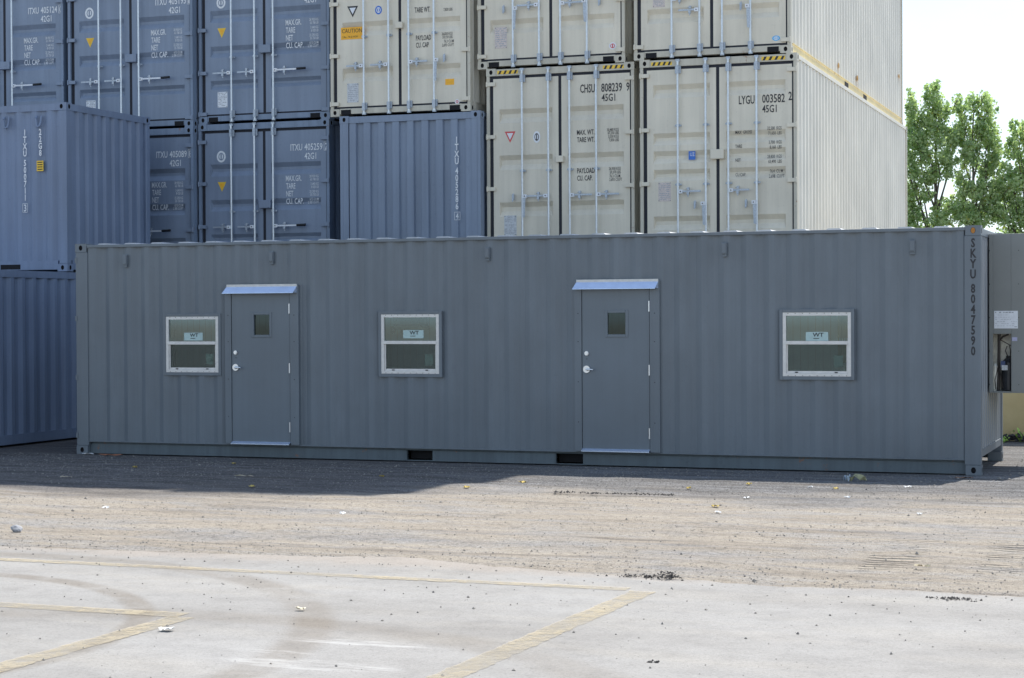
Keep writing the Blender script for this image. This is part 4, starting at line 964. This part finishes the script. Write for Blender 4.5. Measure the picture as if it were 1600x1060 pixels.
T3 = [(1583, 205, 6, 16, .7), (1597, 208, 8, 16, .8), (1580, 232, 13, 16, .7), (1604, 240, 18, 22, .9), (1570, 268, 12, 16, .5), (1596, 282, 18, 18, .7), (1565, 305, 16, 18, .8), (1590, 320, 22, 18, .9), (1562, 340, 20, 18, .9), (1575, 292, 18, 16, .7), (1602, 345, 24, 16, .9), (1556, 285, 10, 16, .6), (1612, 330, 22, 24, .9), (1620, 270, 22, 30, .9), (1590, 385, 40, 30, .7), (1630, 220, 16, 26, .8)]
tree(1450, (5.96, 40.56, 0), T1, 'tallest leafy green tree, right beside the cream containers', 11, lean=.25)
tree(1520, (7.34, 41.07, 0), T2, 'middle leafy green tree, above the right corner of the office', 23)
tree(1592, (8.75, 41.59, 0), T3, 'lowest leafy green tree, cut by the right edge of the photo', 31, lean=.3)
for (px_, dy_, sd_) in ((1690, 1.0, 41), (1800, -.5, 47)):
    k = (px_ - 1592) * S; tree(1592, (8.75 + k * RX, 41.59 + k * RY + dy_, 0), T3, 'leafy green tree beyond the right edge of the photo', sd_)

# ---------------------------------------------------------------- litter and clods
def lump(name, x, y, z, sx, sy, sz, mat, label, cat, seed, n=60, grp=None):
    b = MB(); rn = random.Random(seed)
    for i in range(n):
        px, py = rn.gauss(0, .38), rn.gauss(0, .38); hgt = max(0, 1 - (px * px + py * py)); s = .004 + .010 * rn.random() ** 2
        stone(b, px * sx, py * sy, rn.random() * hgt * sz, s)
    o = b.build(name, mat); o.location = (x, y, z); tag(o, label, cat, grp)
clod = plain('asphalt crumbs', (.075, .07, .066), .95)
lump('rubble_heap', 11.06, -9.42, .01, .15, .08, .05, clod, 'small dark heap of asphalt crumbs on the pavement edge, right of centre', 'rubble', 1, 150)
lump('rubble_heap', 10.85, -9.40, .008, .22, .03, .02, clod, 'thin dark trail of crumbs running left from the small heap', 'rubble', 2, 70)
lump('rubble_heap', 13.1, -9.75, .008, .2, .07, .012, clod, 'flat dark patch of crumbs on the pavement near the right edge', 'rubble', 3, 80)
lump('rubble_heap', 11.87, -12.55, .006, .05, .02, .012, clod, 'little dark crumb pile on the pavement at the bottom edge', 'rubble', 8, 26)
b = MB(); rn = random.Random(9)
i = 0
while i < 260:
    t_ = rn.random()
    if noise.noise(Vector((t_ * 7, 1, 0))) < rn.uniform(-.5, .25): continue
    i += 1; stone(b, t_ * 1.3, rn.gauss(0, .022) - .03 * math.sin(t_ * 6), .004 + rn.random() * .012, .004 + .012 * rn.random() ** 2)
o = b.build('rubble_heap', clod); o.location = (8.15, -3.42, .0); tag(o, 'long thin dark row of crumbs lying on the dirt in front of the right door', 'rubble')
def scrap(name, x, y, z, l_, w_, mat, label, cat, seed, rz=0, hgt=.02, grp=None):
    b = MB(); rn = random.Random(seed); n = 7
    g = [[Vector((l_ * (i / n - .5) + rn.uniform(-.1, .1) * l_ / n, w_ * (j / 3 - .5) * (1 - .3 * abs(i / n - .5)) + rn.uniform(-.1, .1) * w_, hgt * rn.random() + .003)) for j in range(4)] for i in range(n + 1)]
    for i in range(n):
        for j in range(3): b.poly([g[i][j], g[i + 1][j], g[i + 1][j + 1], g[i][j + 1]])
    o = b.build(name, mat, smooth=False); o.location = (x, y, z); o.rotation_euler.z = rz; tag(o, label, cat, grp)
pw = plain('white paper', (.75, .76, .76), .8, 0, .1); py_ = plain('yellow leaf litter', (.55, .42, .12), .8, 0, .3); pr_ = plain('rust red scrap', (.38, .16, .09), .8, 0, .3); wd = plain('grey splinter', (.42, .36, .27), .9, 0, .3)
scrap('paper_scrap', 8.83, -12.5, .012, .08, .07, pw, 'small bright white scrap on the pavement below the yellow corner line', 'litter', 1)
scrap('crumpled_wrapper', 10.96, -1.21, .0, .22, .1, plain('dull yellow wrapper', (.36, .35, .2), .6, 0, .4), 'crumpled dull yellow wrapper in the shade in front of the office', 'litter', 2, hgt=.09)
scrap('paper_scrap', 10.86, -1.24, .0, .07, .06, plain('pale blue paper', (.5, .6, .7), .7), 'pale blue paper bit beside the crumpled wrapper', 'litter', 3, hgt=.08)
scrap('wood_splinter', 12.69, -8.24, .01, .12, .03, plain('pale wood', (.6, .52, .36), .9), 'pale wood chip on the dirt near the right edge', 'debris', 4)
scrap('plank', .63, -.13, .0, .36, .07, pr_, 'reddish brown board lying against the office at its left end', 'board', 5)
scrap('paper_scrap', .22, -.06, .0, .18, .04, pw, 'white strip of paper at the left corner of the office', 'litter', 6)
scrap('plank', 12.05, -.45, .0, .2, .05, plain('brown wood', (.2, .12, .08), .9), 'small brown board in the shade at the right corner of the office', 'board', 7)
scrap('wood_splinter', 2.05, -3.35, .0, .16, .03, wd, 'grey splinter in the shade at far left', 'debris', 8)
scrap('wood_splinter', 4.0, -2.6, .0, .25, .018, wd, 'long thin pale splinter in the shade, left of centre', 'debris', 9)
scrap('paper_scrap', 9.24, -11.54, .012, .06, .04, plain('buff paper', (.6, .55, .42), .8), 'small buff scrap on the pavement between the two yellow corners', 'litter', 10)
rn = random.Random(77)
for k, (px, py) in enumerate(((7.35, -2.2), (7.1, -3.3), (9.9, -1.9), (10.9, -2.1), (9.4, -2.6), (10.1, -4.2), (5.6, -2.2), (3.1, -1.2), (4.8, -3.9), (1.9, -1.6))):
    scrap('fallen_leaf', px, py, gh(px, py) + .002, rn.uniform(.06, .12), .05, py_, 'small yellow leaf scrap lying on the dirt before the office', 'leaf', 20 + k, rz=rn.random() * 3, hgt=.025, grp='yellow leaf scraps on the dirt')
for k, (px, py) in enumerate(((10.6, -2.0), (11.6, -1.7), (10.25, -3.5), (12.1, -4.3), (11.2, -3.1), (10.3, -4.9), (6.9, -6.0), (4.4, -6.2))):
    scrap('white_chip', px, py, gh(px, py) + .002, rn.uniform(.05, .11), .05, pw, 'small white chip lying on the dirt before the office', 'debris', 40 + k, rz=rn.random() * 3, hgt=.02, grp='white chips on the dirt')
b = MB(); rn = random.Random(4); n = 9
import bmesh
bm = bmesh.new(); bmesh.ops.create_icosphere(bm, subdivisions=2, radius=.05)
for v in bm.verts: v.co *= 1 + .35 * noise.noise(v.co * 25); v.co.z *= .7
me = bpy.data.meshes.new('rock'); bm.to_mesh(me); bm.free(); me.materials.append(plain('pale rock', (.33, .34, .36), .9, 0, .4)); o = bpy.data.objects.new('rock', me); col.objects.link(o); o.location = (4.79, -8.24, .02)
tag(o, 'fist sized grey rock on the dirt at the left edge', 'rock')

for o in bpy.data.objects:                                      # the stacks stand a touch askew to the office
    if o.get('category') == 'container' and o.location.y > 5: o.rotation_euler.z = .0155
